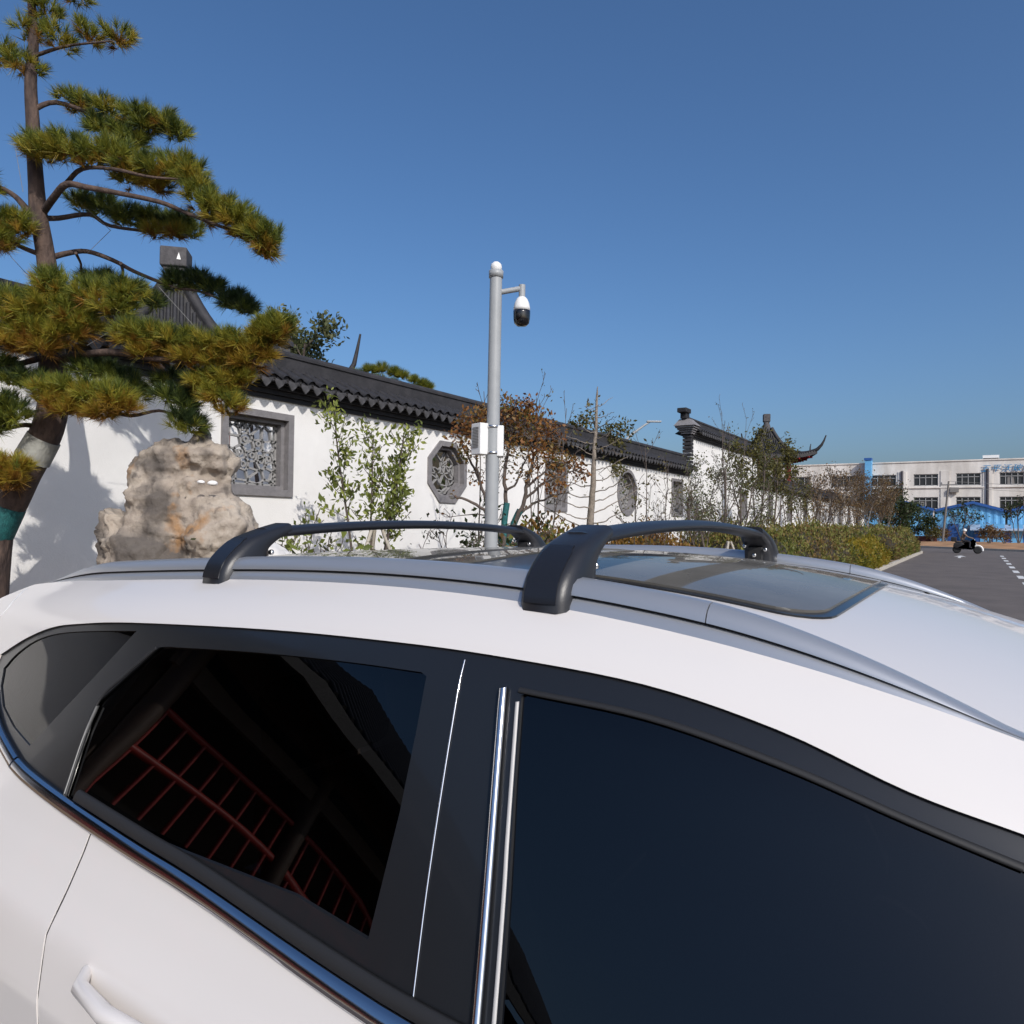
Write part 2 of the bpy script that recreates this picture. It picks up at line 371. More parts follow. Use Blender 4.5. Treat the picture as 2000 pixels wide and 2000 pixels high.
def lattice(kind, poly, seed):
    """clay tracery filling an opening, about 4 cm thick"""
    rng = random.Random(seed); mb = MB(); P = np.array(poly); lo, hi = P.min(0), P.max(0)
    x0, x1 = WX-.20, WX-.155
    n = len(poly)
    for i in range(n): bar2(mb, poly[i], poly[(i+1) % n], .05, x0, x1)
    if kind == 'crack':
        segs = []
        pts = [(rng.uniform(lo[0], hi[0]), rng.uniform(lo[1], hi[1])) for _ in range(44)]
        from mathutils.geometry import delaunay_2d_cdt as D
        r = D([Vector(p) for p in pts+[tuple(p) for p in P]], [], [], 0, 1e-6)
        for e in r[1]:
            a, b_ = np.array(r[0][e[0]]), np.array(r[0][e[1]])
            if inside(P, np.array([(a+b_)/2]))[0] and rng.random() < .72: bar2(mb, a, b_, .019, x0, x1)
    else:
        # rounded clay cells: edges between neighbouring cells of an even scatter of centres
        cell = .135 if kind == 'petal' else .11; pts = []
        for gy in np.arange(lo[0]-cell, hi[0]+cell*1.5, cell):
            for gz in np.arange(lo[1]-cell, hi[1]+cell*1.5, cell): pts.append((gy+rng.uniform(-.42, .42)*cell, gz+rng.uniform(-.42, .42)*cell))
        r = delaunay_2d_cdt([Vector(p) for p in pts], [], [], 0, 1e-6); V_ = [np.array(v) for v in r[0]]; cc = []; em = {}
        for ti, t in enumerate(r[2]):
            a, b_, c = (V_[k] for k in t); d = 2*(a[0]*(b_[1]-c[1])+b_[0]*(c[1]-a[1])+c[0]*(a[1]-b_[1]))
            cc.append(np.array([((a@a)*(b_[1]-c[1])+(b_@b_)*(c[1]-a[1])+(c@c)*(a[1]-b_[1]))/d, ((a@a)*(c[0]-b_[0])+(b_@b_)*(a[0]-c[0])+(c@c)*(b_[0]-a[0]))/d]) if abs(d) > 1e-9 else None)
            for k in range(3): em.setdefault(tuple(sorted((t[k], t[(k+1) % 3]))), []).append(ti)
        for ts in em.values():
            if len(ts) == 2 and cc[ts[0]] is not None and cc[ts[1]] is not None:
                a, b_ = cc[ts[0]], cc[ts[1]]
                if np.linalg.norm(a-b_) > .3: continue
                if inside(P, np.array([a, b_])).any():
                    f = [t_ for t_ in np.linspace(0, 1, 9) if inside(P, np.array([a+(b_-a)*t_]))[0]]
                    if len(f) > 1: bar2(mb, a+(b_-a)*f[0], a+(b_-a)*f[-1], .024, x0, x1)
        for (gy, gz) in pts:
            if rng.random() < .28 and inside(P, np.array([(gy, gz)]))[0]: ring2(mb, (gy, gz), cell*.30, cell*.30, .018, x0, x1, 12)
    return mb
ZC = 2.55
def win_shape(k, y):
    if k == 'oct': return ngon(y, ZC+.0, .56, 8, math.pi/8)
    if k == 'circle': return ngon(y, ZC-.02, .60, 28)
    if k == 'tall': return rect(y-.47, y+.47, ZC-.58, ZC+.54)
    return rect(y-.525, y+.525, ZC-.545, ZC+.525)
def add_window(parent, kind, y, seed, style):
    o = win_shape(kind, y); inn = inset(o, .085)
    f = MB(); slab(f, o, [inn], WX-.24, WX+.03)
    w = f.build('window', M_stone, parent, bevel=.006)
    st = MB(); inn2 = inset(o, .135); slab(st, inset(o, .0851), [inn2], WX-.235, WX-.06); st.build('frame', M_stone, w)
    lattice(style, inn2, seed).build('lattice', M_latt, w)
def eave_courses(mb, y0, y1, zb):
    for dx, za, zb_ in ((.035, 0, .055), (.075, .06, .115), (.12, .12, .17), (.16, .175, .20)):
        mb.span(WX-.05, WX+dx, y0, y1, zb+za, zb+zb_)
def coping(wall, y0, y1, zb, pieces=True, spacing=.2):
    """dark corbel courses, sloping tiles, drip tiles and a brick ridge on top of a wall"""
    e = MB(); eave_courses(e, y0, y1, zb); e.build('fascia', M_fascia, wall)
    ze, zt = zb+.235, zb+.46; xe, xt = WX+.26, WX-.13
    s = MB(); s.add([(xe-.02, y0, ze-.03), (xe-.02, y1, ze-.03), (xt, y1, zt), (xt, y0, zt), (xt, y0, zb+.15), (xt, y1, zb+.15)], [(0, 1, 2, 3), (0, 1, 5, 4)])
    s.add([(xt, y0, zt), (xt, y1, zt), (xt-.45, y1, ze-.05), (xt-.45, y0, ze-.05)], [(0, 1, 2, 3)])
    roof = s.build('roof', M_tile, wall)
    rg = MB(); xr = WX-.15
    rg.span(xr-.09, xr+.09, y0, y1, zt-.03, zt+.02); rg.span(xr-.065, xr+.065, y0, y1, zt+.02, zt+.15)
    rg.span(xr-.085, xr+.085, y0, y1, zt+.15, zt+.17)
    rg.tube([(xr, y0, zt+.185), (xr, y1, zt+.185)], .055, 10)
    rg.build('ridge', M_ridge, wall)
    sl_len = math.hypot(xe-xt, zt-ze); ang = math.atan2(zt-ze, xe-xt)
    # shared shapes: barrel tile, round end tile, tongue shaped drip tile; local x points down the slope
    def half(L, r0, r1, n=6):
        m = MB(); vs = []
        for (x, r_) in ((0, r0), (L, r1)):
            for k in range(n+1):
                a = math.pi*k/n; vs.append((x, r_*math.cos(a), r_*math.sin(a)))
        m.add(vs, [(k, k+1, n+2+k, n+1+k) for k in range(n)], True); return m
    ys = np.arange(y0+.1, y1-.05, spacing)
    rot = (0, ang, 0)
    if pieces:
        protos = {}
        def piece(key, mk, mt):
            if key not in PIECES:
                o_ = mk().build(key, mt, None, local=True); PIECES[key] = o_.data; bpy.data.objects.remove(o_)
            return PIECES[key]
        def put(name, me, loc, rr):
            o_ = bpy.data.objects.new(name, me); COL.objects.link(o_); o_.parent = roof
            off = origin(roof); o_.location = (loc[0]-off.x, loc[1]-off.y, loc[2]-off.z); o_.rotation_euler = rr
        mc = piece('cover_tile', lambda: half(.25, .050, .056), M_tile)
        def drip():
            m = MB(); pts = [(-.078, .004), (0, -.012), (.078, .004), (.070, -.038), (.042, -.078), (0, -.118), (-.042, -.078), (-.070, -.038)]
            m.prism(pts, -.009, .009, 'x')
            m.add([(-.2, -.085, .012), (0, -.085, 0), (0, 0, -.02), (-.2, 0, -.008), (0, .085, 0), (-.2, .085, .012)], [(0, 1, 2, 3), (3, 2, 4, 5)]); return m
        def disc():
            m = MB(); m.lathe([(.052, -.02), (.055, 0), (.040, .004), (.036, 0)], n=12, axis='x'); return m
        md = piece('drip_tile', drip, M_tile2); me_ = piece('end_tile', disc, M_tile)
        for i, y in enumerate(ys):
            j = random.Random(i*7+int(y0*13))
            for k in range(2):
                x = xt+(xe-xt)*(k*.47); z = zt+(ze-zt)*(k*.47)
                put('cover_tile', mc, (x, y, z-.012+.006*k+j.uniform(-.004, .004)), (0, ang, j.uniform(-.03, .03)))
            put('end_tile', me_, (xe-.005, y, ze-.005), (0, j.uniform(-.08, .08), 0))
            put('drip_tile', md, (xe+.012, y+spacing/2, ze-.018+j.uniform(-.006, .006)), (j.uniform(-.05, .05), .18+j.uniform(-.06, .06), j.uniform(-.05, .05)))
    else:
        t = MB(); d = MB(); ct = Matrix.Rotation(ang, 3, 'Y')
        for y in ys:
            h = half(sl_len, .05, .055, 5); t.add([ct @ Vector(p)+Vector((xt, y, zt)) for p in h.v], h.f, True)
            d.prism([(y+spacing/2+p, ze-.018+q) for p, q in ((-.085, 0), (.085, 0), (.045, -.075), (0, -.115), (-.045, -.075))], xe, xe+.016, 'x')
        tag(t.build('cover_tiles', M_tile, roof), kind='stuff'); tag(d.build('drip_tiles', M_tile2, roof), kind='stuff')
PIECES = {}
def wall_run(label, y0, y1, ztop, wins, pieces):
    w = thing('garden_wall', label, 'wall', (WX-.15, (y0+y1)/2, 0), group=None)
    m = MB(); slab(m, rect(y0, y1, -.05, ztop+.05), [win_shape(k, y) for k, y, *_ in wins], WX-.3, WX)
    m.build('plaster', M_plaster, w)
    for i, (k, y, st) in enumerate(wins): add_window(w, k, y, 11+i+int(y), st)
    coping(w, y0, y1, ztop, pieces); return w
w1 = wall_run('long white garden wall with black tiled coping beside the leaning pine', -2.1, 21.3, 3.235,
              [('sq', 5.60, 'petal'), ('oct', 9.36, 'crack'), ('tall', 13.05, 'crack'), ('circle', 16.7, 'petal'), ('tall', 20.3, 'petal')], True)
w3 = wall_run('far white garden wall with a row of narrow window openings behind brown shrubs', 29.3, 62, 3.235,
              [('tall', 31.6+3.7*k, 'crack') for k in range(8)], False)
# the taller gate screen
w2 = thing('gate_screen_wall', 'tall white screen wall with grey brick end pier and raised tiled coping', 'wall', (WX-.15, 25.3, 0))
m = MB(); slab(m, rect(21.45, 29.25, -.05, 4.5), [win_shape('tall', 27.3)], WX-.2, WX+.04); m.build('plaster', M_plaster, w2)
ro = WX; WX = ro+.04; add_window(w2, 'tall', 27.3, 5, 'petal'); coping(w2, 21.5, 29.25, 4.42, False); WX = ro
pr = MB(); pr.span(WX-.19, WX+.06, 21.30, 21.5, 0, 4.0); pier = pr.build('pier', M_plaster, w2)
for k in range(9):
    MB().span(WX-.20, WX+.07, 21.28, 21.515, 3.52+k*.115, 3.52+k*.115+.085).build('brick', M_ridge, pier)
cp = MB()
for i, (ex, z) in enumerate(((.06, 4.55), (.11, 4.61), (.17, 4.67), (.23, 4.73))): cp.span(WX-.20-ex*.7, WX+.07+ex*.7, 21.28-ex, 21.5+ex*.4, z, z+.058)
cp.add([(WX-.40, 21.0, 4.79), (WX+.28, 21.0, 4.79), (WX+.28, 21.6, 4.79), (WX-.40, 21.6, 4.79), (WX-.30, 21.25, 5.02), (WX+.03, 21.25, 5.02), (WX+.03, 21.6, 5.02), (WX-.30, 21.6, 5.02)],
       [(0, 1, 5, 4), (1, 2, 6, 5), (2, 3, 7, 6), (3, 0, 4, 7), (4, 5, 6, 7), (0, 3, 2, 1)])
cp.build('pier_cap', M_stone, w2)
fn = MB(); fn.span(WX-.24, WX-.04, 21.15, 21.45, 5.02, 5.2); fn.span(WX-.29, WX+.01, 21.0, 21.45, 5.2, 5.34); fn.build('ridge_end', M_fascia, w2, bevel=.02)

# ------------------------------------------------------------------ pavilions behind the wall
def pavilion(label, c, eave_z, apex_z, R, rot, flare, power, fin, body=True, emblem=False, horn=.72, hornfrom=.5):
    """square pavilion: concave tiled roof with upswept corners, hip ridges, finial, red columns"""
    t = thing('pavilion', label, 'pavilion', (c[0], c[1], 0)); c = Vector((c[0], c[1], 0))
    def pt(a, s):       # a: angle, s: 0 apex .. 1 eave
        k = (a-rot) % (math.pi/2)-math.pi/4; rad = R*math.cos(math.pi/4)/math.cos(k)     # square plan
        cor = (abs(k)/(math.pi/4))
        z = eave_z+(apex_z-eave_z)*(1-s)**power+flare*(cor**5)*(s**5)
        rr = rad*(.06+.94*s)*(1+.06*cor**6*s**3)
        return (c.x+rr*math.cos(a), c.y+rr*math.sin(a), z)
    A = [rot+2*math.pi*k/64 for k in range(65)]; S = np.linspace(0, 1, 13)
    m = MB(); m.grid(pt, A, S); m.grid(lambda a, s: (lambda p: (p[0], p[1], p[2]-.10-.06*s))(pt(a, s*.999+.0005)), A, S[6:])
    m.grid(lambda a, s: (lambda p: (p[0], p[1], p[2]-s))(pt(a, 1)), A, [0, .16])
    roof = m.build('roof', M_tile, t)
    rb = MB()
    n = int(R*2.83/.21)
    for f in range(4):
        for i in range(1, n):
            k = -math.pi/4+math.pi/2*i/n
            off = R*math.cos(math.pi/4)*(2*i/n-1)          # ribs run straight down each face
            path = []
            for s in np.linspace(abs(2*i/n-1)+.02, 1, 9):
                dist = R*math.cos(math.pi/4)*(.06+.94*s); kk = math.atan2(off, dist)
                if abs(kk) > math.pi/4: continue
                p = pt(rot+math.pi/4+f*math.pi/2+kk, s); path.append((p[0], p[1], p[2]+.015))
            if len(path) > 1: rb.tube(path, .045, 5, True)
    tag(rb.build('cover_tiles', M_tile, roof), kind='stuff')
    for f in range(4):
        a = rot+f*math.pi/2; P = [Vector(pt(a, s))+Vector((0, 0, .06)) for s in np.linspace(.05, 1, 16)]
        d = (P[-1]-P[-2]).normalized()
        if flare > hornfrom: P += [P[-1]+d*.22+Vector((0, 0, .14)), P[-1]+d*.34+Vector((0, 0, horn*.55)), P[-1]+d*.46+Vector((0, 0, horn))]
        rad = [.10]*10+[.095]*6+([.07, .05, .03] if flare > hornfrom else [])
        hr = MB(); hr.tube(P, rad[:len(P)], 8); hr.tube([p-Vector((0, 0, .09)) for p in P[:14]], .085, 6)
        if flare > hornfrom: q = P[13]; hr.tube([q, q+Vector((0, 0, .25)), q+Vector((.03, .02, .42))], [.05, .035, .02], 6)
        hr.build('hip_ridge', M_ridge, roof)
    fb = MB(); w, h, nk = fin; z0 = apex_z-.06
    fb.lathe([(nk*1.25, z0-.25), (nk*1.05, z0), (nk*.8, z0+.12), (nk*.8, z0+.22)], (c.x, c.y, 0), 14)
    fb.box((c.x, c.y, z0+.22+h/2), (w, w, h), Matrix.Rotation(rot+.55, 3, 'Z')); fb.box((c.x, c.y, z0+.22-.03), (w*.8, w*.8, .08), Matrix.Rotation(rot+.55, 3, 'Z'))
    fo = fb.build('finial', M_dstone, t, bevel=.03)
    if emblem:
        f_ = Vector((-c.x, -c.y, 0)).normalized(); r_ = Vector((-f_.y, f_.x, 0)); e0 = Vector((c.x, c.y, z0+.22+h*.5))+f_*(w*.56)+r_*.04
        MB().add([e0+r_*.035+Vector((0, 0, -.06)), e0-r_*.035+Vector((0, 0, -.06)), e0+Vector((0, 0, .07))], [(0, 1, 2)]).build('emblem', M_cwhite, fo)
    if body:
        for f in range(4):
            a = rot+f*math.pi/2; px, py = c.x+R*.48*math.cos(a), c.y+R*.48*math.sin(a)
            MB().tube([(px, py, .25), (px, py, eave_z+.1)], .12, 12).build('column', M_red, t)
        bmn = MB()
        for f in range(4):
            a0, a1 = rot+f*math.pi/2, rot+(f+1)*math.pi/2
            p, q = Vector((c.x+R*.48*math.cos(a0), c.y+R*.48*math.sin(a0), 0)), Vector((c.x+R*.48*math.cos(a1), c.y+R*.48*math.sin(a1), 0))
            for z in (eave_z-.05, eave_z-.5): bmn.tube([p+Vector((0, 0, z)), q+Vector((0, 0, z))], .09, 6)
        bmn.build('beam', M_red, t)
        br = MB()
        for f in range(4):
            for i in range(9):
                k = -math.pi/4+math.pi/2*(i+.5)/9; a = rot+math.pi/4+f*math.pi/2+k
                p0 = Vector(pt(a, .66)); p1 = Vector(pt(a, .985)); dz = Vector((0, 0, .20)); br.tube([p0-dz*1.15, p1-dz], .05, 5)
        br.build('rafters', M_red, t)
    return t
c1 = at_t(343, 560, 13.0)
pavilion('grey stone capped pavilion roof rising behind the wall, half hidden by the pine', c1, 4.35, c1[2]+.15, 2.4, math.radians(14), .35, 2.3, (.46, .36, .20), emblem=True)
c2 = at_t(1497, 846, 38.5)
pavilion('pavilion with curled roof corner and red eaves behind the tall screen wall', c2, 5.45, c2[2]+.45, 2.55, math.radians(-9), .24, 2.9, (.36, .42, .19), horn=.55, hornfrom=.1)
c3 = at_t(495, 700, 21)
pavilion('pavilion whose upswept roof horn pokes above the wall ridge', c3, 5.2, 6.5, 2.75, math.radians(28), .75, 1.6, (.3, .3, .15), horn=.85)

# ------------------------------------------------------------------ white car
YC = 1.435                                       # centre line of the car, which points along +x
CAR = thing('parked_car', 'white sport utility car with silver roof rails and dark tinted windows', 'car', (0, YC, 0))
_zx = np.array([-2.35, -2.15, -1.93, -1.478, -1.09, -.766, -.549, -.45, -.268, -.12, .025, .12])
_zz = np.array([1.478, 1.515, 1.546, 1.581, 1.600, 1.6065, 1.6035, 1.599, 1.576, 1.547, 1.512, 1.487])
_pz = np.polyfit(_zx, _zz, 5)
def zr(x):
    x = np.asarray(x, float); z = np.polyval(_pz, np.clip(x, -2.35, .1)); s = np.polyval(np.polyder(_pz), .1)
    return np.where(x > .1, z+s*(x-.1)-.22*(x-.1)**2, z)
_q = np.array([-.3, -.02, 0, .012, .028, .05, .075, .10, .2, .35, .42, .47, .52, .60, .75, .95, 1.15, 1.25, 1.4])
_o = np.array([-.3, -.03, 0, .026, .053, .082, .104, .118, .163, .230, .262, .290, .322, .343, .350, .340, .315, .295, .25])
_qd = np.linspace(-.3, 1.4, 1701); _od = np.interp(_qd, _q, _o)
_ker = np.hanning(31); _ker /= _ker.sum(); _od = np.convolve(np.pad(_od, 15, mode='edge'), _ker, 'valid')
_od -= np.interp(0, _qd, _od)
def side(x, z):
    x = np.asarray(x, float); z = np.asarray(z, float)
    w = smooth01((z-1.12)/.30); q = w*zr(x)+(1-w)*1.6-z
    y = .835-np.interp(q, _qd, _od)
    k = smooth01((q-.0)/.25)*.85+.15
    tap = np.where(x < -1.25, .075*(-1.25-x)**2, 0)+np.where(x > .9, .10*(x-.9)**2, 0)
    return y+tap*k
def on_side(u, v):
    d = ray(u, v); lo, hi = .2, 1.4
    ts = np.linspace(.25/d[1], 1.25/d[1], 900); P = CAM[None]+ts[:, None]*d[None]
    s = P[:, 1]-side(P[:, 0], P[:, 2]); i = np.argmax(s > 0)
    t = ts[i-1]+(ts[i]-ts[i-1])*(-s[i-1])/(s[i]-s[i-1]) if i else ts[0]
    p = CAM+d*t; return (p[0], p[2])
def panel(name, outer, holes, mt, off=0, step=.022, bstep=.012, parent=None, both=True, skirt=.014):
    if mt is M_paint: skirt = .004
    V, T, L = region(outer, holes, step, bstep); res = []
    for far in ((False, True) if both else (False,)):
        m = MB(); Y = side(V[:, 0], V[:, 1])-off
        if far: Y = 2*YC-Y
        m.add(np.stack([V[:, 0], Y, V[:, 1]], 1), [t[::-1] if far else t for t in T], True)
        for l in (L if skirt else ()):
            n = len(l); y0 = side(l[:, 0], l[:, 1])-off; y1 = y0+skirt
            if far: y0, y1 = 2*YC-y0, 2*YC-y1
            m.add(np.concatenate([np.stack([l[:, 0], y0, l[:, 1]], 1), np.stack([l[:, 0], y1, l[:, 1]], 1)]), [(i, (i+1) % n, n+(i+1) % n, n+i) for i in range(n)])
        o = m.build(name, mt, parent or CAR, fix=False); res.append(o)
        e = .004; nx = -(side(V[:, 0]+e, V[:, 1])-side(V[:, 0]-e, V[:, 1]))/(2*e); nz = -(side(V[:, 0], V[:, 1]+e)-side(V[:, 0], V[:, 1]-e))/(2*e)
        N = np.stack([-nx, -np.ones(len(V)), -nz], 1); N /= np.linalg.norm(N, axis=1)[:, None]
        if far: N[:, 1] *= -1
        me = o.data; ln = np.zeros(len(me.loops)*3, np.float32); me.corner_normals.foreach_get('vector', ln); ln = ln.reshape(-1, 3)
        nl = 3*len(T); vi = np.array(T)[:, ::-1].ravel() if far else np.array(T).ravel(); ln[:nl] = N[vi]
        me.normals_split_custom_set([tuple(v) for v in ln])
    return res
px = lambda L: [on_side(*p) for p in L]
dtop = px([(2000, 1630), (1776, 1547), (1518, 1425), (1259, 1337), (1000, 1286), (776, 1254), (518, 1229), (259, 1216), (160, 1218), (103, 1225), (50, 1247), (0, 1279)])
drear = px([(-14, 1312), (-17, 1345), (-14, 1390), (0, 1437), (41, 1507), (155, 1590), (388, 1740)])
print('DLO', [tuple(round(a, 3) for a in p) for p in dtop+drear])
bx, bz_ = drear[-1]
dfront = [(bx+.35, bz_-.025), (-.2, 1.165), (.25, 1.115), (.66, 1.075)]
apil = [(.70, 1.085), (.60, 1.165), (.42, 1.275), (.24, 1.367), (.12, 1.422)]
top_s = smooth_path(dtop, 5); rear_s = smooth_path([dtop[-1]]+drear+dfront, 5)
DLO = [tuple(p) for p in top_s]+[tuple(p) for p in rear_s[1:]]+apil
gapB = px([(906, 1285), (866, 1500), (828, 1750)])
gB = [gapB[0], gapB[1], gapB[2], (gapB[2][0]+.020, 1.1), (gapB[2][0]+.026, .8), (gapB[2][0]+.026, .36)]
def belt(x):
    P = np.array([p for p in drear[2:]]+dfront); return float(np.interp(x, P[:, 0], P[:, 1]))
rdx = -1.19
rear_gap = [(rdx, belt(rdx)), (-1.17, 1.08), (-1.10, .86), (-1.04, .70), (-.99, .52), (-.99, .36)]
fdx = .56
def arch(cx, r, n=14): return [(cx+r*math.cos(math.pi*k/n), .36+r*math.sin(math.pi*k/n)) for k in range(n+1)]
spo = px([(52, 1150), (25, 1175), (0, 1203), (-60, 1262)])         # seam of the tail spoiler
topline = [(x, float(zr(x))) for x in np.linspace(.12, -2.02, 60)]
pil_out = [(.90, 1.035), (.75, 1.15), (.55, 1.295), (.33, 1.415)]
dlo_rear = [tuple(p) for p in rear_s]; i_rd = min(range(len(dlo_rear)), key=lambda i: abs(dlo_rear[i][0]-rdx)+(0 if i > 12 else 9))
uni = pil_out+topline+[(-2.09, 1.50), (-2.16, 1.40), (-2.24, 1.24), (-2.30, 1.05), (-2.32, .80), (-2.28, .50), (-2.2, .36)]
uni += [(p[0], p[1]) for p in arch(-1.50, .41)[::-1]]+[(-1.0, .36)]+[(x-.003, z) for x, z in rear_gap[::-1]]
uni += [dlo_rear[i] for i in range(i_rd-1, -1, -1)]+[tuple(p) for p in top_s[::-1][1:]]+apil[::-1]+[(.72, 1.08)]
uni = [tuple(p) for p in uni]
panel('body_side', uni, [], M_paint)
i0 = i_rd
low = [p for p in dlo_rear[i0:] if p[0] < gB[3][0]-.01]
rd = [(x+.003, z) for x, z in rear_gap[::-1]]+low+[(gB[3][0]-.004, belt(gB[3][0]))]+[(p[0]-.004, p[1]) for p in gB[3:]]
doors = panel('rear_door', rd, [], M_paint)
lowf = [p for p in dlo_rear if gB[3][0]+.01 < p[0] < fdx]
fd = [(gB[-1][0]+.002, .36)]+[(p[0]+.002, p[1]) for p in gB[3:][::-1]][1:]+[(gB[3][0]+.002, belt(gB[3][0]))]+lowf+[(fdx, belt(fdx)), (.60, .8), (.62, .36)]
doors2 = panel('front_door', fd, [], M_paint)
fen = [(fdx+.005, belt(fdx)-.0), (.66, 1.07), (.72, 1.075), (.90, 1.032), (1.2, 1.0), (1.6, .95), (1.95, .86), (2.15, .72), (2.2, .5), (2.15, .36)]+arch(1.2, .41)+[(.625, .36), (.605, .8)]
panel('fender', fen, [], M_paint)
# black window surround, glass panes, rubber and chrome
def grow_poly(poly, d):
    P = np.array(poly); a = .5*np.sum(P[:, 0]*np.roll(P[:, 1], -1)-np.roll(P[:, 0], -1)*P[:, 1])
    return inset(poly, -d if a > 0 else d)
qg = smooth_path(px([(2, 1306), (25, 1280), (62, 1253), (108, 1238), (180, 1233), (262, 1233)]), 4)
qg = [tuple(p) for p in qg]+px([(200, 1300), (120, 1385), (52, 1458), (20, 1420), (0, 1380), (-4, 1340)])
def xz_lerp(a, b, t): return (a[0]+(b[0]-a[0])*t, a[1]+(b[1]-a[1])*t)
r_br = px([(735, 1750)])[0]
rg_ = px([(302, 1268), (306, 1265)])+[tuple(p) for p in smooth_path(px([(322, 1264), (440, 1271), (560, 1281), (700, 1297), (818, 1314)]), 4)]+px([(828, 1322), (808, 1430), (775, 1590), (735, 1750)])
slope = (r_br[0]-rg_[-2][0])/(r_br[1]-rg_[-2][1]); zb2 = 1.226
rg_ += [(r_br[0]+slope*(zb2-r_br[1]), zb2)]+px([(570, 1752), (345, 1663), (119, 1563), (150, 1468), (182, 1376)])
fg = px([(1014, 1360), (1000, 1540), (988, 1750)])
fgt = [tuple(p) for p in smooth_path([(.20, 1.340), (.10, 1.394)]+px([(2000, 1707), (1776, 1614), (1518, 1500), (1259, 1407), (1120, 1372), (1030, 1352)]), 5)]
fx = fg[-1]; fg0 = fg[0]; fg = fgt+fg+[(fx[0]+(fx[0]-fg0[0])/(fx[1]-fg0[1])*(belt(fx[0])+.02-fx[1]), belt(fx[0])+.02), (-.1, belt(-.1)+.02), (.35, belt(.35)+.02), (.46, belt(.46)+.03), (.50, 1.16)]
panel('window_surround', DLO, [qg, rg_, fg], M_black, off=-.005)
panel('rear_quarter_glass', qg, [], M_qglass, off=-.008, skirt=0)
rgl = panel('rear_door_glass', rg_, [], M_glass, off=-.010, skirt=0)
fgl = panel('front_door_glass', fg, [], M_glass, off=-.010, skirt=0)
def strip(name, path, w, h, mt, parent=None, off=0.0, both=True, per=6, prof=None):
    """moulding that follows a line on the body side; w across, h proud"""
    P = smooth_path(path, per); out = []
    for far in ((False, True) if both else (False,)):
        m = MB(); rows = []
        for i, p in enumerate(P):
            d = P[min(i+1, len(P)-1)]-P[max(i-1, 0)]; d /= np.linalg.norm(d); n = np.array([-d[1], d[0]])
            ring = []
            for (a, b_) in (prof or [(-.5, -.2), (-.5, .45), (-.34, .85), (0, 1), (.34, .85), (.5, .45), (.5, -.2)]):
                q = p+n*a*w; y = float(side(q[0], q[1]))-off-b_*h; ring.append((q[0], 2*YC-y if far else y, q[1]))
            rows.append(ring)
        k = len(rows[0]); m.add([v for r_ in rows for v in r_], [(i*k+j, (i+1)*k+j, (i+1)*k+(j+1) % k, i*k+(j+1) % k) for i in range(len(rows)-1) for j in range(k)], True)
        m.add(rows[0], [tuple(range(k))]); m.add(rows[-1], [tuple(range(k))])
        out.append(m.build(name, mt, parent or CAR))
    return out
cp_ = px([(-16, 1352), (-13, 1385), (0, 1432), (30, 1488)]); strip('chrome_belt_trim', cp_, .020, .009, M_chrome)
cp2 = px([(32, 1491), (60, 1519), (155, 1590), (270, 1666), (388, 1740)])+[(bx+.35, bz_-.025), (-.2, 1.165), (.25, 1.115), (.62, 1.078)]
strip('chrome_belt_trim', cp2, .020, .009, M_chrome)
strip('belt_rubber', [(p[0], p[1]+.019) for p in px([(140, 1578), (270, 1663), (388, 1738)])]+[(bx+.35, bz_-.006), (-.2, 1.184), (.25, 1.134), (.5, 1.107)], .016, .006, M_rubber)
vb = px([(984, 1342), (968, 1540), (952, 1750)]); vb += [(vb[-1][0]+(vb[-1][0]-vb[0][0])/(vb[-1][1]-vb[0][1])*(belt(vb[-1][0])+.02-vb[-1][1]), belt(vb[-1][0])+.02)]
strip('b_pillar_chrome', vb, .009, .005, M_chrome)
vb2 = px([(1006, 1372), (1000, 1450), (986, 1640), (979, 1750)]); vb2 += [(vb2[-1][0]+(vb2[-1][0]-vb2[0][0])/(vb2[-1][1]-vb2[0][1])*(belt(vb2[-1][0])+.03-vb2[-1][1]), belt(vb2[-1][0])+.03)]
strip('glass_run_trim', vb2, .005, .003, mat('grey_run_trim', (.45, .44, .43), .4), off=-.006)
strip('door_gap_edge', [xz_lerp(gB[0], gB[1], .02), gB[1], gB[2], (gB[3][0], belt(gB[3][0])+.01)], .0022, .0014, M_chrome, off=-.004)
strip('door_glass_seal', px([(300, 1266), (240, 1318), (186, 1372), (150, 1468), (121, 1556)]), .007, .004, M_rubber, off=-.006)
strip('door_glass_seal', px([(186, 1380), (160, 1440), (119, 1562)]), .003, .0055, mat('seal_grey', (.10, .10, .10), .4), off=-.006)
strip('door_top_seal', px([(1010, 1349), (1259, 1402), (1518, 1494), (1776, 1607), (2000, 1700)]), .006, .004, M_rubber, off=-.006)
strip('spoiler_gap', spo, .004, .0012, mat('gap_light', (.7, .7, .7), .3), off=0)
strip('door_gap', rear_gap, .0075, .0005, M_rubber, off=-.0022)
strip('door_gap', [(gB[3][0], belt(gB[3][0])-.01)]+gB[3:], .0075, .0005, M_rubber, off=-.0022)
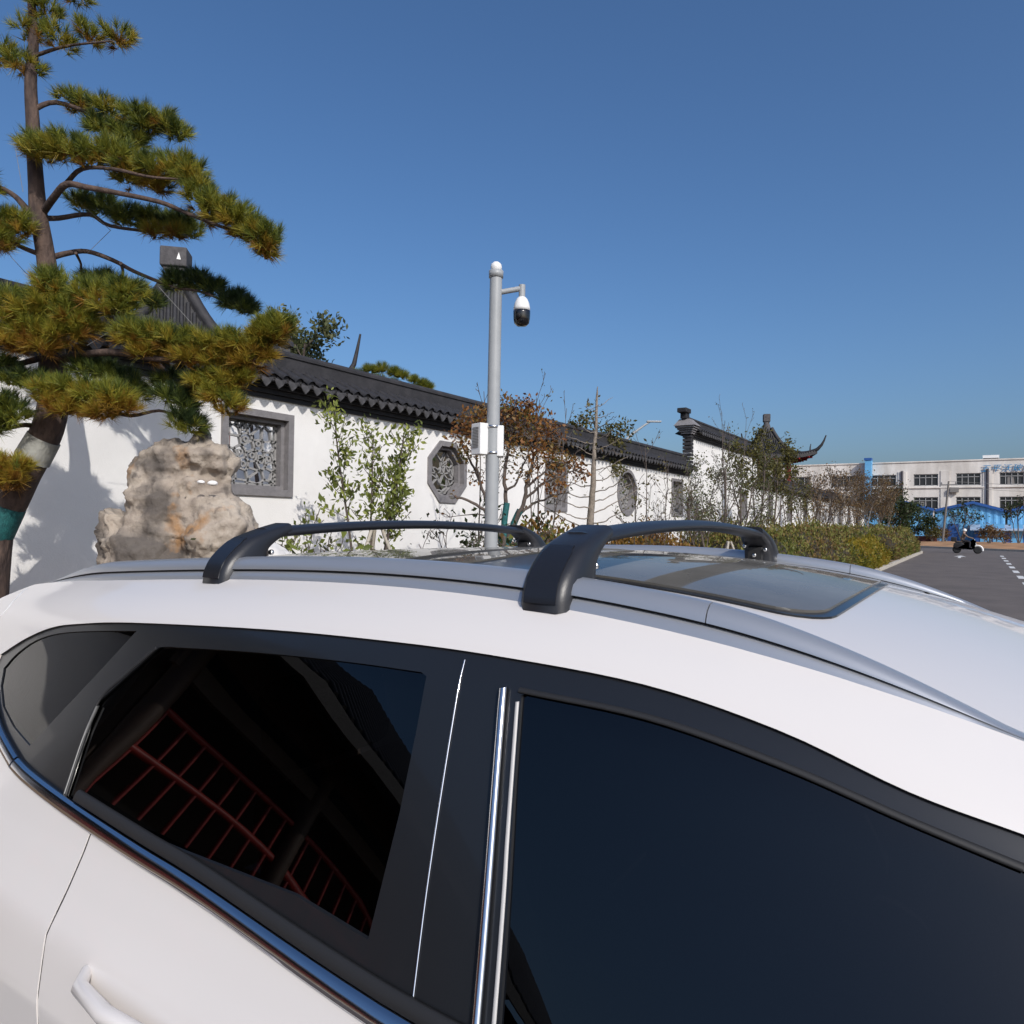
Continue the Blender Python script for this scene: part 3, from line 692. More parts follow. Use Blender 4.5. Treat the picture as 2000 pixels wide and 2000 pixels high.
# door handles, mirror, wheels
for doorset, hx in ((doors, -.93), (doors2, .02)):
    for o, far in zip(doorset, (False, True)):
        z = belt(hx)-.13; y = float(side(hx, z))
        h = MB(); h.tube([(hx-.115, y+.002, z), (hx-.085, y-.022, z), (hx, y-.032, z+.002), (hx+.085, y-.022, z), (hx+.115, y+.002, z)], [.008, .0105, .0115, .0105, .008], 10)
        if far: h.v = [(p[0], 2*YC-p[1], p[2]) for p in h.v]
        h.build('handle', M_paint, o)
for far in (False, True):
    s = lambda y: 2*YC-y if far else y
    y0 = float(side(.50, 1.12))
    mm = MB(); mm.lathe([(.0, -.10), (.075, -.085), (.10, -.03), (.10, .05), (.085, .075), (0, .08)], (.58, s(y0-.13), 1.16), 16, axis='x')
    mi = mm.build('door_mirror', M_paint, CAR); ar = MB(); ar.tube([(.56, s(y0+.01), 1.10), (.57, s(y0-.08), 1.12)], .03, 8); ar.build('mirror_arm', M_black, mi)
    for wx in (-1.50, 1.2):
        yy = s(.585); m = MB(); m.lathe([(.20, -.10), (.31, -.105), (.345, -.08), (.355, 0), (.345, .08), (.31, .105), (.20, .10)], (wx, yy, .355), 32, axis='y')
        wh = m.build('wheel', M_rubber, CAR)
        rm = MB(); rm.lathe([(.21, -.06), (.225, -.04), (.225, .06), (.2, .08)], (wx, yy, .355), 28, axis='y')
        for k in range(5):
            a = k*2*math.pi/5; ff = 1 if far else -1
            rm.box((wx+.12*math.cos(a), yy+ff*.05, .355+.12*math.sin(a)), (.2, .03, .05), Matrix.Rotation(-a, 3, 'Y'))
        rm.lathe([(.05, -.08), (.05, .08)], (wx, yy, .355), 14, axis='y'); rm.build('rim', M_silver, wh)
        wl = MB(); wl.grid(lambda y, a: (wx+.405*math.cos(a), s(y), .36+.405*math.sin(a)), [.53, .65, .80], np.linspace(-.35, math.pi+.35, 22)); wl.build('wheel_well', M_dark, CAR)
# roof skin, sunroof, rails
def roofz(x, y): return float(zr(x))+.034*(1-((y-YC)/.56)**2)+.004
rf = MB(); rf.grid(lambda x, y: (x, y, roofz(x, y)), np.linspace(-2.02, .12, 60), np.linspace(.845, 2*YC-.845, 40)); rf.build('roof_panel', M_paint, CAR)
def sp_z(x, y): return float(zr(x))+.03*(1-((y-YC)/.62)**2)-.0
sp = MB()
def tail(s, y):        # spoiler and tailgate skin behind the roof
    e = abs(y-YC)/.62; prof = smooth_path([(-2.025, 1.545), (-2.20, 1.525), (-2.32, 1.49), (-2.325, 1.47), (-2.24, 1.455), (-2.26, 1.40), (-2.36, 1.2), (-2.42, 1.02), (-2.42, .8), (-2.44, .6), (-2.38, .36)], 3)
    p = prof[int(s)]; h = np.interp(p[1], [.36, .8, 1.05, 1.25, 1.45, 1.55], [.80, .84, .82, .74, .66, .62])
    yy = YC+(y-YC)/.62*h
    return (p[0]+.14*e**2.6, yy, p[1]-.028*e*e*(1 if p[1] > 1.44 else 0))
sp.grid(tail, range(31), np.linspace(YC-.62, YC+.62, 30)); sp.build('tailgate', M_paint, CAR)
rw = MB(); rw.grid(lambda s, y: (lambda p: (p[0]-.004, p[1], p[2]))(tail(s, y)), [14, 15, 16, 17, 18, 19], np.linspace(YC-.5, YC+.5, 14)); rw.build('rear_window', M_black, CAR)
ws = MB()
def wind(s, y):
    e = (y-YC)/.56; x0 = .10+.04*(1-e*e); z0 = roofz(.1, y)-.002; x1 = .98+.10*(1-e*e); z1 = 1.02+.05*(1-e*e)
    return (x0+(x1-x0)*s, YC+(y-YC)*(1+.18*s), z0+(z1-z0)*s+.05*math.sin(math.pi*s))
ws.grid(wind, np.linspace(0, 1, 12), np.linspace(YC-.57, YC+.57, 18)); ws.build('windscreen', M_glass, CAR)
hd = MB()
def hood(s, y):
    e = (y-YC)/.72; x = .96+.08*(1-e*e)+s*(1.12-.30*e*e); z = 1.045-.02*e*e-.06*s-.17*s**3
    return (x, YC+(y-YC)*(1-.06*s), z)
hd.grid(hood, np.linspace(0, 1, 14), np.linspace(YC-.72, YC+.72, 18)); hd.build('bonnet', M_paint, CAR)
ft = MB()
def nose(s, y):
    e = (y-YC)/.72; top = hood(1, y); prof = [(0, 0), (.09, -.06), (.13, -.16), (.16, -.30), (.15, -.44), (.06, -.54)]
    p = prof[int(s)]; return (top[0]+p[0]*(1-.3*e*e), YC+(y-YC)*1.12, top[2]+p[1])
ft.grid(nose, range(6), np.linspace(YC-.72, YC+.72, 18)); ft.build('front_bumper', M_paint, CAR)
gr = MB(); gr.grid(lambda s, y: (lambda p: (p[0]+.006, p[1], p[2]))(nose(s, y)), [1, 2, 3], np.linspace(YC-.45, YC+.45, 10)); gr.build('grille', M_black, CAR)
for sgn in (-1, 1):
    hl = MB(); hl.grid(lambda s, y: (lambda p: (p[0]+.008, p[1], p[2]))(nose(s, y)), [1, 2], np.linspace(YC+sgn*.47, YC+sgn*.71, 6)); hl.build('headlight', M_chrome, CAR)
    tl = MB(); tl.grid(lambda s, y: (lambda p: (p[0]-.006, p[1], p[2]))(tail(s, y)), [18, 19, 20, 21, 22], np.linspace(YC+sgn*.34, YC+sgn*.6, 8)); tl.build('tail_light', mat('red_lens', (.35, .01, .01), .15, coat=1), CAR)
# two glass panels of the sunroof, with a dark cross bar between them
n1 = at_z(1745, 1152, 1.578); n2 = at_z(1625, 1220, 1.575); print('sunroof front corners', n1, n2)
SXF = -.175; SY0, SY1 = 1.02, 2*YC-1.02
def roofpatch(name, x0, x1, y0, y1, lift, mt, rc=.07, curve=.022):
    poly = []
    for (cx, cy_, a0) in ((x1-rc, y1-rc, 0), (x0+rc, y1-rc, 90), (x0+rc, y0+rc, 180), (x1-rc, y0+rc, 270)):
        for k in range(7): a = math.radians(a0+15*k); poly.append((cx+rc*math.cos(a), cy_+rc*math.sin(a)))
    V, T, L = region(poly, [], .04, .03); m = MB()
    bow = lambda x, y: x+curve*(1-((y-YC)/.45)**2)*(x-x0)/(x1-x0)
    m.add([(bow(p[0], p[1]), p[1], roofz(bow(p[0], p[1]), p[1])+lift) for p in V], T, True)
    Lr = L[0]; n = len(Lr); m.add([(bow(*p), p[1], roofz(bow(*p), p[1])+lift) for p in Lr]+[(bow(*p), p[1], roofz(bow(*p), p[1])-.002) for p in Lr], [(i, (i+1) % n, n+(i+1) % n, n+i) for i in range(n)])
    return m.build(name, mt, CAR)
roofpatch('sunroof_frame', -1.62, SXF, SY0, SY1, .003, M_black)
roofpatch('front_sunroof_glass', -.66, SXF-.014, SY0+.014, SY1-.014, .0065, M_sun)
roofpatch('rear_sunroof_glass', -1.58, -.79, SY0+.014, SY1-.014, .0065, M_sun)
def rail(name, xs, far, prof, mt, parent):
    m = MB(); rows = []
    for x in xs:
        e = min(1, max(0, (x+1.97)/.30)); f = min(1, max(0, (.045-x)/.34)); k = float(smooth01(e)**.6*smooth01(f)**.55)
        bow = .015*max(0, (-1.5-x)/.45)**2
        ring = []
        for dy, dz in prof:
            y = .833+dy*(.45+.55*k)+bow; z = float(zr(x))+dz*(max(k, .06) if dz > 0 else 1)
            ring.append((x, 2*YC-y if far else y, z))
        rows.append(ring)
    k = len(prof); m.add([v for r_ in rows for v in r_], [(i*k+j, (i+1)*k+j, (i+1)*k+(j+1) % k, i*k+(j+1) % k) for i in range(len(rows)-1) for j in range(k)], True)
    m.add(rows[0], [tuple(range(k))]); m.add(rows[-1], [tuple(range(k))])
    o = m.build(name, mt, parent); md = o.modifiers.new('edge', 'EDGE_SPLIT'); md.split_angle = math.radians(50); return o
P_base = [(-.004, -.012), (.000, .003), (.006, .0125), (.012, .0145), (.050, .0145), (.050, -.012)]
P_rail = [(.004, .0175), (.005, .0215), (.010, .031), (.020, .0385), (.033, .0405), (.048, .037), (.055, .026), (.055, .0175)]
P_groove = [(.010, .010), (.010, .020), (.045, .020), (.045, .010)]
for far in (False, True):
    base = rail('roof_rail', np.linspace(-1.97, .045, 70), far, P_base, M_silver, CAR)
    rail('rail_groove', np.linspace(-1.90, .0, 60), far, P_groove, M_rubber, base)
    rail('rail_tube', np.linspace(-1.97, -.273, 60), far, P_rail, M_silver, base)
    rail('rail_tip', np.linspace(-.2715, .045, 30), far, P_rail, M_silver, base)
MB().lathe([(.0, -.004), (.008, 0), (.0, .004)], (-.10, 1.93, roofz(-.10, 1.93)+.002), 10).build('roof_plug', M_rubber, CAR)
# cabin seen through the tinted panes
ca = MB(); ca.span(-2.0, .9, YC-.74, YC+.74, .34, .40); ca.build('cabin_floor', M_cabin, CAR)
hl = MB(); hl.grid(lambda x, y: (x, y, roofz(x, y)-.035), np.linspace(-2.0, .08, 20), np.linspace(.90, 2*YC-.90, 12)); hl.build('headliner', M_trimg, CAR)
def seat(cx, cyy, w, nh):
    s = MB(); s.box((cx+.28, cyy, .62), (.52, w, .20)); s.box((cx-.05, cyy, .93), (.16, w, .62), Matrix.Rotation(math.radians(-16), 3, 'Y'))
    o = s.build('seat', M_seat, CAR, bevel=.05, seg=3)
    for k in range(nh):
        y = cyy+(k-(nh-1)/2)*.46; h = MB(); h.box((cx-.155, y, 1.33), (.11, .27, .17), Matrix.Rotation(math.radians(-12), 3, 'Y')); h.build('headrest', M_seat, o, bevel=.04, seg=3)
seat(.0, YC-.37, .50, 1); seat(.0, YC+.37, .50, 1); seat(-.92, YC, 1.24, 3)
db = MB(); db.box((.62, YC, .95), (.42, 1.36, .22)); db.build('dashboard', M_cabin, CAR, bevel=.06)
for sgn in (-1, 1):
    ins = MB(); ins.span(-1.15, .6, YC+sgn*.735, YC+sgn*.75, .40, 1.05); ins.build('door_card', M_cabin, CAR)
    pt_ = MB(); pt_.tube([(-.62, YC+sgn*.76, 1.05), (-.60, YC+sgn*.70, 1.3), (-.58, YC+sgn*.60, 1.55)], .05, 8); pt_.build('pillar_trim', M_trimg, CAR)
st = MB(); st.lathe([(.175, -.012), (.19, 0), (.175, .012), (.165, 0), (.175, -.012)], (0, 0, 0), 28, axis='x'); st.v = [(.36+p[0]*.9-p[2]*.35, YC-.37+p[1], .98+p[2]*.93+p[0]*.3) for p in st.v]; st.build('steering_wheel', M_cabin, CAR)
bt = MB()
for (x0, x1) in ((-.60, -.42),):
    bt.add([(x0, YC-.655, 1.42), (x0+.045, YC-.655, 1.42), (x1+.045, YC-.58, .8), (x1, YC-.58, .8)], [(0, 1, 2, 3)])
bt.build('seat_belt', mat('belt_grey', (.10, .10, .10), .8), CAR)

# ------------------------------------------------------------------ roof cross bars
M_cover = mat('gloss_black_cover', (.014, .015, .019), .26)
def cross_bar(label, x, crest):
    t = thing('roof_cross_bar', label, 'roof bar', (x, YC, 1.6), group='black roof bars clamped across the roof rails'); zb = float(zr(x))-.003
    tb = zb+.088                                              # underside height of the bar ends
    def arc(y): return tb+(crest-tb)*(1-((y-YC)/.50)**2)
    m = MB(); prof = [(-.034, 0), (-.030, .007), (-.015, .0125), (.006, .013), (.022, .010), (.034, .002), (.030, -.005), (.010, -.009), (-.012, -.009), (-.030, -.006)]
    ys = np.linspace(YC-.50, YC+.50, 40); k = len(prof)
    m.add([(x+a, y, arc(y)+b_) for y in ys for a, b_ in prof], [(i*k+j, (i+1)*k+j, (i+1)*k+(j+1) % k, i*k+(j+1) % k) for i in range(len(ys)-1) for j in range(k)], True)
    m.add([(x+a, ys[0], arc(ys[0])+b_) for a, b_ in prof], [tuple(range(k))]); m.add([(x+a, ys[-1], arc(ys[-1])+b_) for a, b_ in prof], [tuple(range(k))])
    o = m.build('bar', M_bar, t)
    for far in (False, True):
        outer = smooth_path([(.816, zb-.006), (.820, zb+.016), (.833, zb+.040), (.856, zb+.062), (.884, zb+.081), (.920, zb+.094), (.953, zb+.104), (.985, zb+.112)], 4)
        inner = smooth_path([(.918, zb+.004), (.918, zb+.026), (.920, zb+.043), (.925, zb+.056), (.935, zb+.066), (.950, zb+.076), (.967, zb+.084), (.985, zb+.089)], 4)
        f = MB(); rows = []; n = len(outer)
        for i in range(n):
            s = i/(n-1); hw = .042-.003*s-.006*s*s; a, b_ = outer[i], inner[i]
            mid = (a+b_)/2; ring = []
            for (tt, ww) in ((0, .62), (.10, .86), (.30, 1.0), (.70, 1.0), (.92, .9), (1, .66), (1, -.66), (.92, -.9), (.70, -1), (.30, -1), (.10, -.86), (0, -.62)):
                p = a+(b_-a)*tt; ring.append((x+hw*ww+.006*(1-s), 2*YC-p[0] if far else p[0], p[1]))
            rows.append(ring)
        kk = 12; f.add([v for r_ in rows for v in r_], [(i*kk+j, (i+1)*kk+j, (i+1)*kk+(j+1) % kk, i*kk+(j+1) % kk) for i in range(n-1) for j in range(kk)], True)
        f.add(rows[0], [tuple(range(kk))]); f.add(rows[-1], [tuple(range(kk))])
        ft_ = f.build('foot', M_bar, t)
        sy = lambda y: 2*YC-y if far else y
        # snap-on cover on the outer face, clamp and bolts on the inner face
        cv = MB(); top_i = int(n*.60)
        def cover(i, w, lift=.0022):
            i = int(i); s = i/(n-1); hw = .042-.003*s-.006*s*s; a = outer[i]; d = outer[min(i+1, n-1)]-outer[max(i-1, 0)]; d = d/np.linalg.norm(d); nn = np.array([-d[1], d[0]])
            p = a+nn*lift; cut = .58 if i < top_i-2 else .50
            return (x+hw*w*cut/.58+.006*(1-s), sy(p[0]), p[1])
        cv.grid(cover, range(2, top_i), [-.60, -.3, 0, .3, .60])
        for w in (-.60, .60): cv.grid(lambda i, l: cover(i, w, l), range(2, top_i), [.0022, -.002], False)
        for i in (2, top_i-1): cv.grid(lambda l, w: cover(i, w, l), [.0022, -.002], [-.60, -.3, 0, .3, .60], False)
        cv.build('cover', M_cover, ft_)
        cl = MB(); cl.span(x-.020, x+.020, sy(.920), sy(.934), zb-.012, zb+.058); cl.build('clamp', M_rubber, ft_, bevel=.003)
        for (dx, dz) in ((0, .036), (-.026, .060), (.028, .052)):
            b2 = MB(); b2.lathe([(.0055, 0), (.0055, .006), (.003, .007)], (x+dx, sy(.934) if far else sy(.934), zb+dz), 8, axis='y')
            if far: b2.v = [(p[0], 2*sy(.934)-p[1], p[2]) for p in b2.v]
            b2.build('bolt', M_bolt, ft_)
    return t
cross_bar('black roof bar over the glass sunroof, front one of the pair', -.498, 1.708)
cross_bar('black roof bar near the tailgate, rear one of the pair', -1.235, 1.700)

# ------------------------------------------------------------------ gate hall behind the viewer (it shows as a reflection in the car glass)
M_wood = mat('dark_brown_wood', (.075, .045, .032), .6, col2=(.05, .03, .022), nscale=8)
HY0, HY1 = -18, -2.2
gh = thing('gate_hall', 'dark timber gate hall with tiled roof and red railings, mirrored in the car window', 'building', (-9, -9, 0))
MB().span(-12, -6.6, HY0, HY1, 0, .35).build('plinth', M_stone, gh)
MB().span(-10.2, -10, HY0, HY1, .35, 4.0).build('back_wall', M_wood, gh)
MB().span(-10, -7.3, HY1-.2, HY1, .35, 4.0).build('side_wall', M_wood, gh)
cols = (-17.8, -14.7, -11.6, -8.5, -5.4, -2.4)
for y in cols:
    MB().tube([(-6.9, y, .35), (-6.9, y, 3.9)], .15, 14).build('column', M_wood, gh)
bm_ = MB(); bm_.span(-7.05, -6.75, HY0, HY1, 3.55, 3.95); bm_.build('beam', M_wood, gh)
bm_ = MB(); bm_.span(-6.97, -6.83, HY0, HY1, 3.1, 3.3); bm_.build('beam', M_wood, gh)
rr_ = MB(); rr_.add([(-5.7, HY0-.6, 3.75), (-5.7, HY1+.3, 3.75), (-9, HY1+.3, 6.0), (-9, HY0-.6, 6.0), (-12.6, HY0-.6, 3.75), (-12.6, HY1+.3, 3.75)], [(0, 1, 2, 3), (3, 2, 5, 4)])
rr_.span(-5.72, -5.66, HY0-.6, HY1+.3, 3.62, 3.80); hroof = rr_.build('roof', M_tile, gh)
rt = MB()
for y in np.arange(HY0-.4, HY1+.2, .24): rt.tube([(-5.68, y, 3.80), (-9, y, 6.05)], .055, 6)
tag(rt.build('cover_tiles', M_tile, hroof), kind='stuff')
for y0, y1 in zip(cols[:-1], cols[1:]):
    if y0 == -11.6: continue                      # the way in
    rl = MB()
    zt = 2.75 if y0 > -9 else 1.3                # the two bays by the wall have tall lattice screens
    for z in ((.55, 1.0, 1.45, 1.9, 2.35, 2.75) if zt > 2 else (.55, .85, 1.3)): rl.tube([(-6.9, y0, z), (-6.9, y1, z)], .04, 6)
    for y in np.arange(y0+.3, y1-.1, .36): rl.tube([(-6.9, y, .45), (-6.9, y, zt)], .032, 5)
    rl.build('railing', M_red, gh)
sd = thing('stone_drum', 'grey carved stone drum standing before the gate hall', 'stone drum', (-6.2, -11.2, 0))
MB().span(-6.45, -5.95, -11.6, -10.8, 0, .35).build('base', M_stone, sd, bevel=.02)
MB().lathe([(.38, -.14), (.42, -.10), (.42, .10), (.38, .14), (.30, .145), (.28, .13)], (-6.2, -11.2, .75), 26, axis='y').build('drum', M_stone, sd)

# ------------------------------------------------------------------ security camera pole
PB = at_t(957, 1073, 6.3); PX, PY = PB[0], PB[1]; ptop = 4.0
def pz(v): return CAMZ+(1016-v)/FPX*6.3
lean = .006
cp0 = thing('camera_pole', 'pale grey steel pole carrying a dome security camera and metal boxes', 'camera pole', (PX, PY, bedz(PX, PY)))
def pp(z): return (PX+lean*z, PY, z)
MB().tube([pp(0), pp(1.5), pp(3.92)], [.062, .060, .055], 22).build('post', M_pole, cp0)
fm = MB(); fm.lathe([(.064, -.03), (.066, .03), (.05, .035)], pp(3.93), 18); fm.build('collar', M_pole, cp0)
MB().lathe([(.030, 0), (.046, .02), (.052, .045), (.046, .07), (.025, .09), (0, .094)], pp(3.95), 18).build('ball_finial', M_cwhite, cp0)
rv = Vector((RW[0][0], RW[1][0], 0)).normalized()              # the arm reaches out along the street
P0 = Vector(pp(pz(566))); arm_len = .235
Pe = P0+rv*arm_len+Vector((0, 0, .045))
am = MB(); am.tube([P0, Pe], [.024, .024], 12); am.tube([Pe+Vector((0, 0, .03)), Pe-Vector((0, 0, .09))], .030, 14); am.build('arm', M_pole, cp0)
sc_ = Pe-Vector((0, 0, .10))
sc_c = thing('dome_camera', 'white and black dome security camera hanging from the pole arm', 'camera', tuple(sc_))
MB().lathe([(.032, .02), (.050, .0), (.066, -.035), (.074, -.075), (.074, -.105)], tuple(sc_), 22).build('housing', M_cwhite, sc_c)
MB().lathe([(.077, -.105), (.077, -.125), (.074, -.18), (.066, -.215), (.045, -.235), (0, -.24)], tuple(sc_), 22).build('dome', M_cblack, sc_c)
MB().lathe([(.022, 0), (.022, .02), (.014, .024)], tuple(sc_+Vector((.02, -.088, -.165))), 12, axis='y').build('lens', M_dark, sc_c)
# control boxes strapped to the pole
def pbox(name, label, du0, du1, v0, v1, fwd0, fwd1, turn=0, wd=None):
    """box beside the pole; du in photo pixels from the pole axis, fwd along the viewing direction"""
    k = 6.3/FPX; f = Vector((-rv.y, rv.x, 0)); o = Vector(pp((pz(v0)+pz(v1))/2)); rot = Matrix.Rotation(math.radians(turn), 3, 'Z') @ Matrix(((rv.x, f.x, 0), (rv.y, f.y, 0), (0, 0, 1)))
    t = thing(name, label, 'box', tuple(o)); c = o+rv*((du0+du1)/2*k)+f*((fwd0+fwd1)/2)
    b_ = MB(); b_.box(tuple(c), (wd or (du1-du0)*k, fwd1-fwd0, (v1-v0)*k), rot); bo = b_.build('case', M_cwhite, t, bevel=.006); return t, c, rot, k
bx1, cc, rot_, kk_ = pbox('control_box', 'white louvred metal control box strapped to the camera pole', -38, -9, 823, 884, -.07, .07, 38, .115)
for i in range(14):
    z = cc.z+.10-.0135*i; d = rot_ @ Vector((-.0595, 0, 0)); MB().box((cc.x+d.x, cc.y+d.y, z), (.006, .09, .006), rot_).build('louvre', M_trimg, bx1)
pbox('junction_box', 'narrow white junction box on the far side of the camera pole', 8, 21, 827, 887, -.05, .14)
for v in (829, 880):
    z = pz(v); MB().lathe([(.060, -.012), (.066, -.010), (.066, .010), (.060, .012)], pp(z), 20).build('strap', M_bolt, cp0)

# ------------------------------------------------------------------ rocks
M_rock = mat('weathered_rock', (.40, .345, .285), .92, col2=(.27, .225, .185), nscale=5, bump=1.0, bscale=16, detail=12)
_n = M_rock.node_tree; _b = _n.nodes['Principled BSDF']; _old = _b.inputs['Base Color'].links[0].from_socket      # lichen-dark patches and rusty spots over the pale stone
_tc = _n.nodes.new('ShaderNodeTexCoord')
for (_sc, _lo, _hi, _c, _off) in ((1.9, .47, .57, (.060, .052, .048), 2.5), (2.8, .60, .68, (.30, .165, .07), 7), (9, .60, .72, (.08, .068, .06), 3)):
    _mp = _n.nodes.new('ShaderNodeMapping'); _mp.inputs['Location'].default_value = (_off, _off*.7, 0); _t = _n.nodes.new('ShaderNodeTexNoise'); _t.inputs['Scale'].default_value = _sc; _t.inputs['Detail'].default_value = 8
    _m = _n.nodes.new('ShaderNodeMapRange'); _m.inputs[1].default_value = _lo; _m.inputs[2].default_value = _hi; _m.inputs[4].default_value = .85; _x = _n.nodes.new('ShaderNodeMix'); _x.data_type = 'RGBA'
    _n.links.new(_tc.outputs['Object'], _mp.inputs[0]); _n.links.new(_mp.outputs[0], _t.inputs['Vector']); _n.links.new(_t.outputs['Fac'], _m.inputs[0]); _n.links.new(_m.outputs[0], _x.inputs[0])
    _n.links.new(_old, _x.inputs[6]); _x.inputs[7].default_value = (*_c, 1); _old = _x.outputs[2]
_n.links.new(_old, _b.inputs['Base Color'])
def blob_rock(name, label, blobs, seed, vox=.035, amp=.06, mt=None, cat='rock', loc=None):
    bm = bmesh.new()
    for (c, r_, rot) in blobs:
        mtx = Matrix.Translation(Vector(c)) @ Matrix.Rotation(rot, 4, 'Z') @ Matrix.Diagonal((*r_, 1))
        bmesh.ops.create_icosphere(bm, subdivisions=3, radius=1, matrix=mtx)
    me = bpy.data.meshes.new(name); bm.to_mesh(me); bm.free(); o = bpy.data.objects.new(name, me); COL.objects.link(o)
    md = o.modifiers.new('r', 'REMESH'); md.mode = 'VOXEL'; md.voxel_size = vox
    dg = bpy.context.evaluated_depsgraph_get(); dg.update(); me2 = bpy.data.meshes.new_from_object(o.evaluated_get(dg)); o.modifiers.clear(); o.data = me2
    n = len(me2.vertices); co = np.zeros(n*3); me2.vertices.foreach_get('co', co); co = co.reshape(-1, 3)
    no = np.array([tuple(v.normal) for v in me2.vertices]); sd_ = Vector((seed, seed*1.7, 0))
    for i in range(n):
        p = Vector(co[i]); h = mnoise.ridged_multi_fractal(p*1.9+sd_, 1.0, 2.0, 4, 1.0, 2.0)-1.1
        h2 = mnoise.fractal(p*7+sd_, .7, 2.1, 5)
        cell = mnoise.cell(p*3.2+sd_)
        co[i] += no[i]*(amp*(.55*h+.38*h2)+amp*.35*(cell-.5))
    base = np.array(loc if loc is not None else (co[:, 0].mean(), co[:, 1].mean(), co[:, 2].min()))
    me2.vertices.foreach_set('co', (co-base).ravel()); me2.polygons.foreach_set('use_smooth', np.ones(len(me2.polygons), bool)); me2.update()
    o.location = base; me2.materials.clear(); me2.materials.append(mt or M_rock); o.name = name
    return tag(o, label, cat)
def rp(u, v, t=5.5): return tuple(at_t(u, v, t))
k5 = 5.5/FPX
blob_rock('scholar_rock', 'tall weathered scholar rock with overhanging cap before the white wall', [
    (rp(330, 1290), (.62, .50, .50), .6), (rp(300, 1150), (.44, .40, .62), .6), (rp(240, 1085), (.20, .22, .34), .2), (rp(330, 1010), (.34, .30, .42), .4), (rp(420, 1060), (.36, .30, .42), .1),
    (rp(460, 1100), (.22, .24, .40), 0), (rp(300, 935), (.21, .20, .24), .5), (rp(345, 905), (.22, .20, .17), .3), (rp(405, 890), (.20, .20, .17), .2),
    (rp(430, 905), (.12, .16, .12), .2), (rp(400, 858), (.12, .12, .09), .2), (rp(420, 985), (.20, .22, .15), .2), (rp(225, 1020), (.10, .14, .12), .2), (rp(415, 945, 5.55), (.17, .16, .12), .2), (rp(370, 950), (.22, .2, .14), .2)], 3.1, .020, .09)
for i, (u, v) in enumerate(((393, 942), (415, 944))):
    blob_rock('wedge_stone', ['small white stone wedged left under the rock cap', 'small white stone wedged under the rock cap beside its twin'][i], [(rp(u, v, 5.22), (.038, .03, .021), i)], 5+i, .010, .008, mat('white_stone', (.8, .79, .77), .8), 'stone')
blob_rock('pale_stone', 'smooth whitish garden stone at the foot of the scholar rock', [(rp(515, 1112, 6.1), (.22, .30, .26), .6), (rp(560, 1132, 6.1), (.24, .34, .20), .6), (rp(490, 1140, 6.1), (.26, .3, .42), 0), (rp(520, 1240, 6.1), (.36, .42, .40), 0)], 8.2, .03, .05, mat('pale_rock', (.74, .72, .70), .85, col2=(.62, .6, .58), nscale=4, bump=.3, bscale=12), 'rock')

# ------------------------------------------------------------------ plants
def leaf_quads(C, N, rng, size, aspect=.45, up=.3, jitter=.25):
    """one folded leaf (two quads' worth as a rhombus) at every point"""
    n = len(C); a = rng.normal(size=(n, 3)); a[:, 2] += up; a /= np.linalg.norm(a, axis=1)[:, None]
    if N is not None: a = a*.6+N; a /= np.linalg.norm(a, axis=1)[:, None]
    b_ = np.cross(a, rng.normal(size=(n, 3))); b_ /= np.linalg.norm(b_, axis=1)[:, None]
    s = (size*(1+jitter*rng.normal(size=n)).clip(.4, 1.9))[:, None]
    v = np.stack([C, C+a*s*.5+b_*s*aspect*.5, C+a*s, C+a*s*.5-b_*s*aspect*.5], 1)
    return v.reshape(-1, 3), np.arange(4*n).reshape(-1, 4)
def grow(rng, p, d, L, r, depth, P, tubes, tips):
    n = P.get('seg', 5); pts = [Vector(p)]; d = Vector(d).normalized(); rad = [r]
    for i in range(n):
        w = Vector(rng.normal(size=3))*P['wig']; d = (d+w+Vector((0, 0, P['up']))*(1/n)).normalized()
        pts.append(pts[-1]+d*(L/n)); rad.append(r*(1-(1-P['taper'])*(i+1)/n))
    tubes.append((pts, rad, depth))
    if depth == 0:
        for i in range(1, n+1): tips.append((pts[i], d))
        return
    k = P['kids'][depth-1]
    for j in range(k):
        f = P.get('start', .35)+(1-P.get('start', .35))*(j+rng.uniform(.2, .9))/k; i = min(n-1, int(f*n)); q = pts[i].lerp(pts[i+1], f*n-i)
        dd = (pts[i+1]-pts[i]).normalized(); az = rng.uniform(0, 6.283); s = dd.orthogonal().normalized(); s.rotate(Matrix.Rotation(az, 3, dd))
        an = math.radians(P['ang']+rng.normal()*9); nd = dd*math.cos(an)+s*math.sin(an)
        grow(rng, q, nd, L*P['ratio']*rng.uniform(.75, 1.15)*(1.15-.45*f), rad[i]*P.get('rr', .55), depth-1, P, tubes, tips)
    if P.get('lead', True) and depth > 0:
        for i in range(max(1, n-2), n+1): tips.append((pts[i], d))
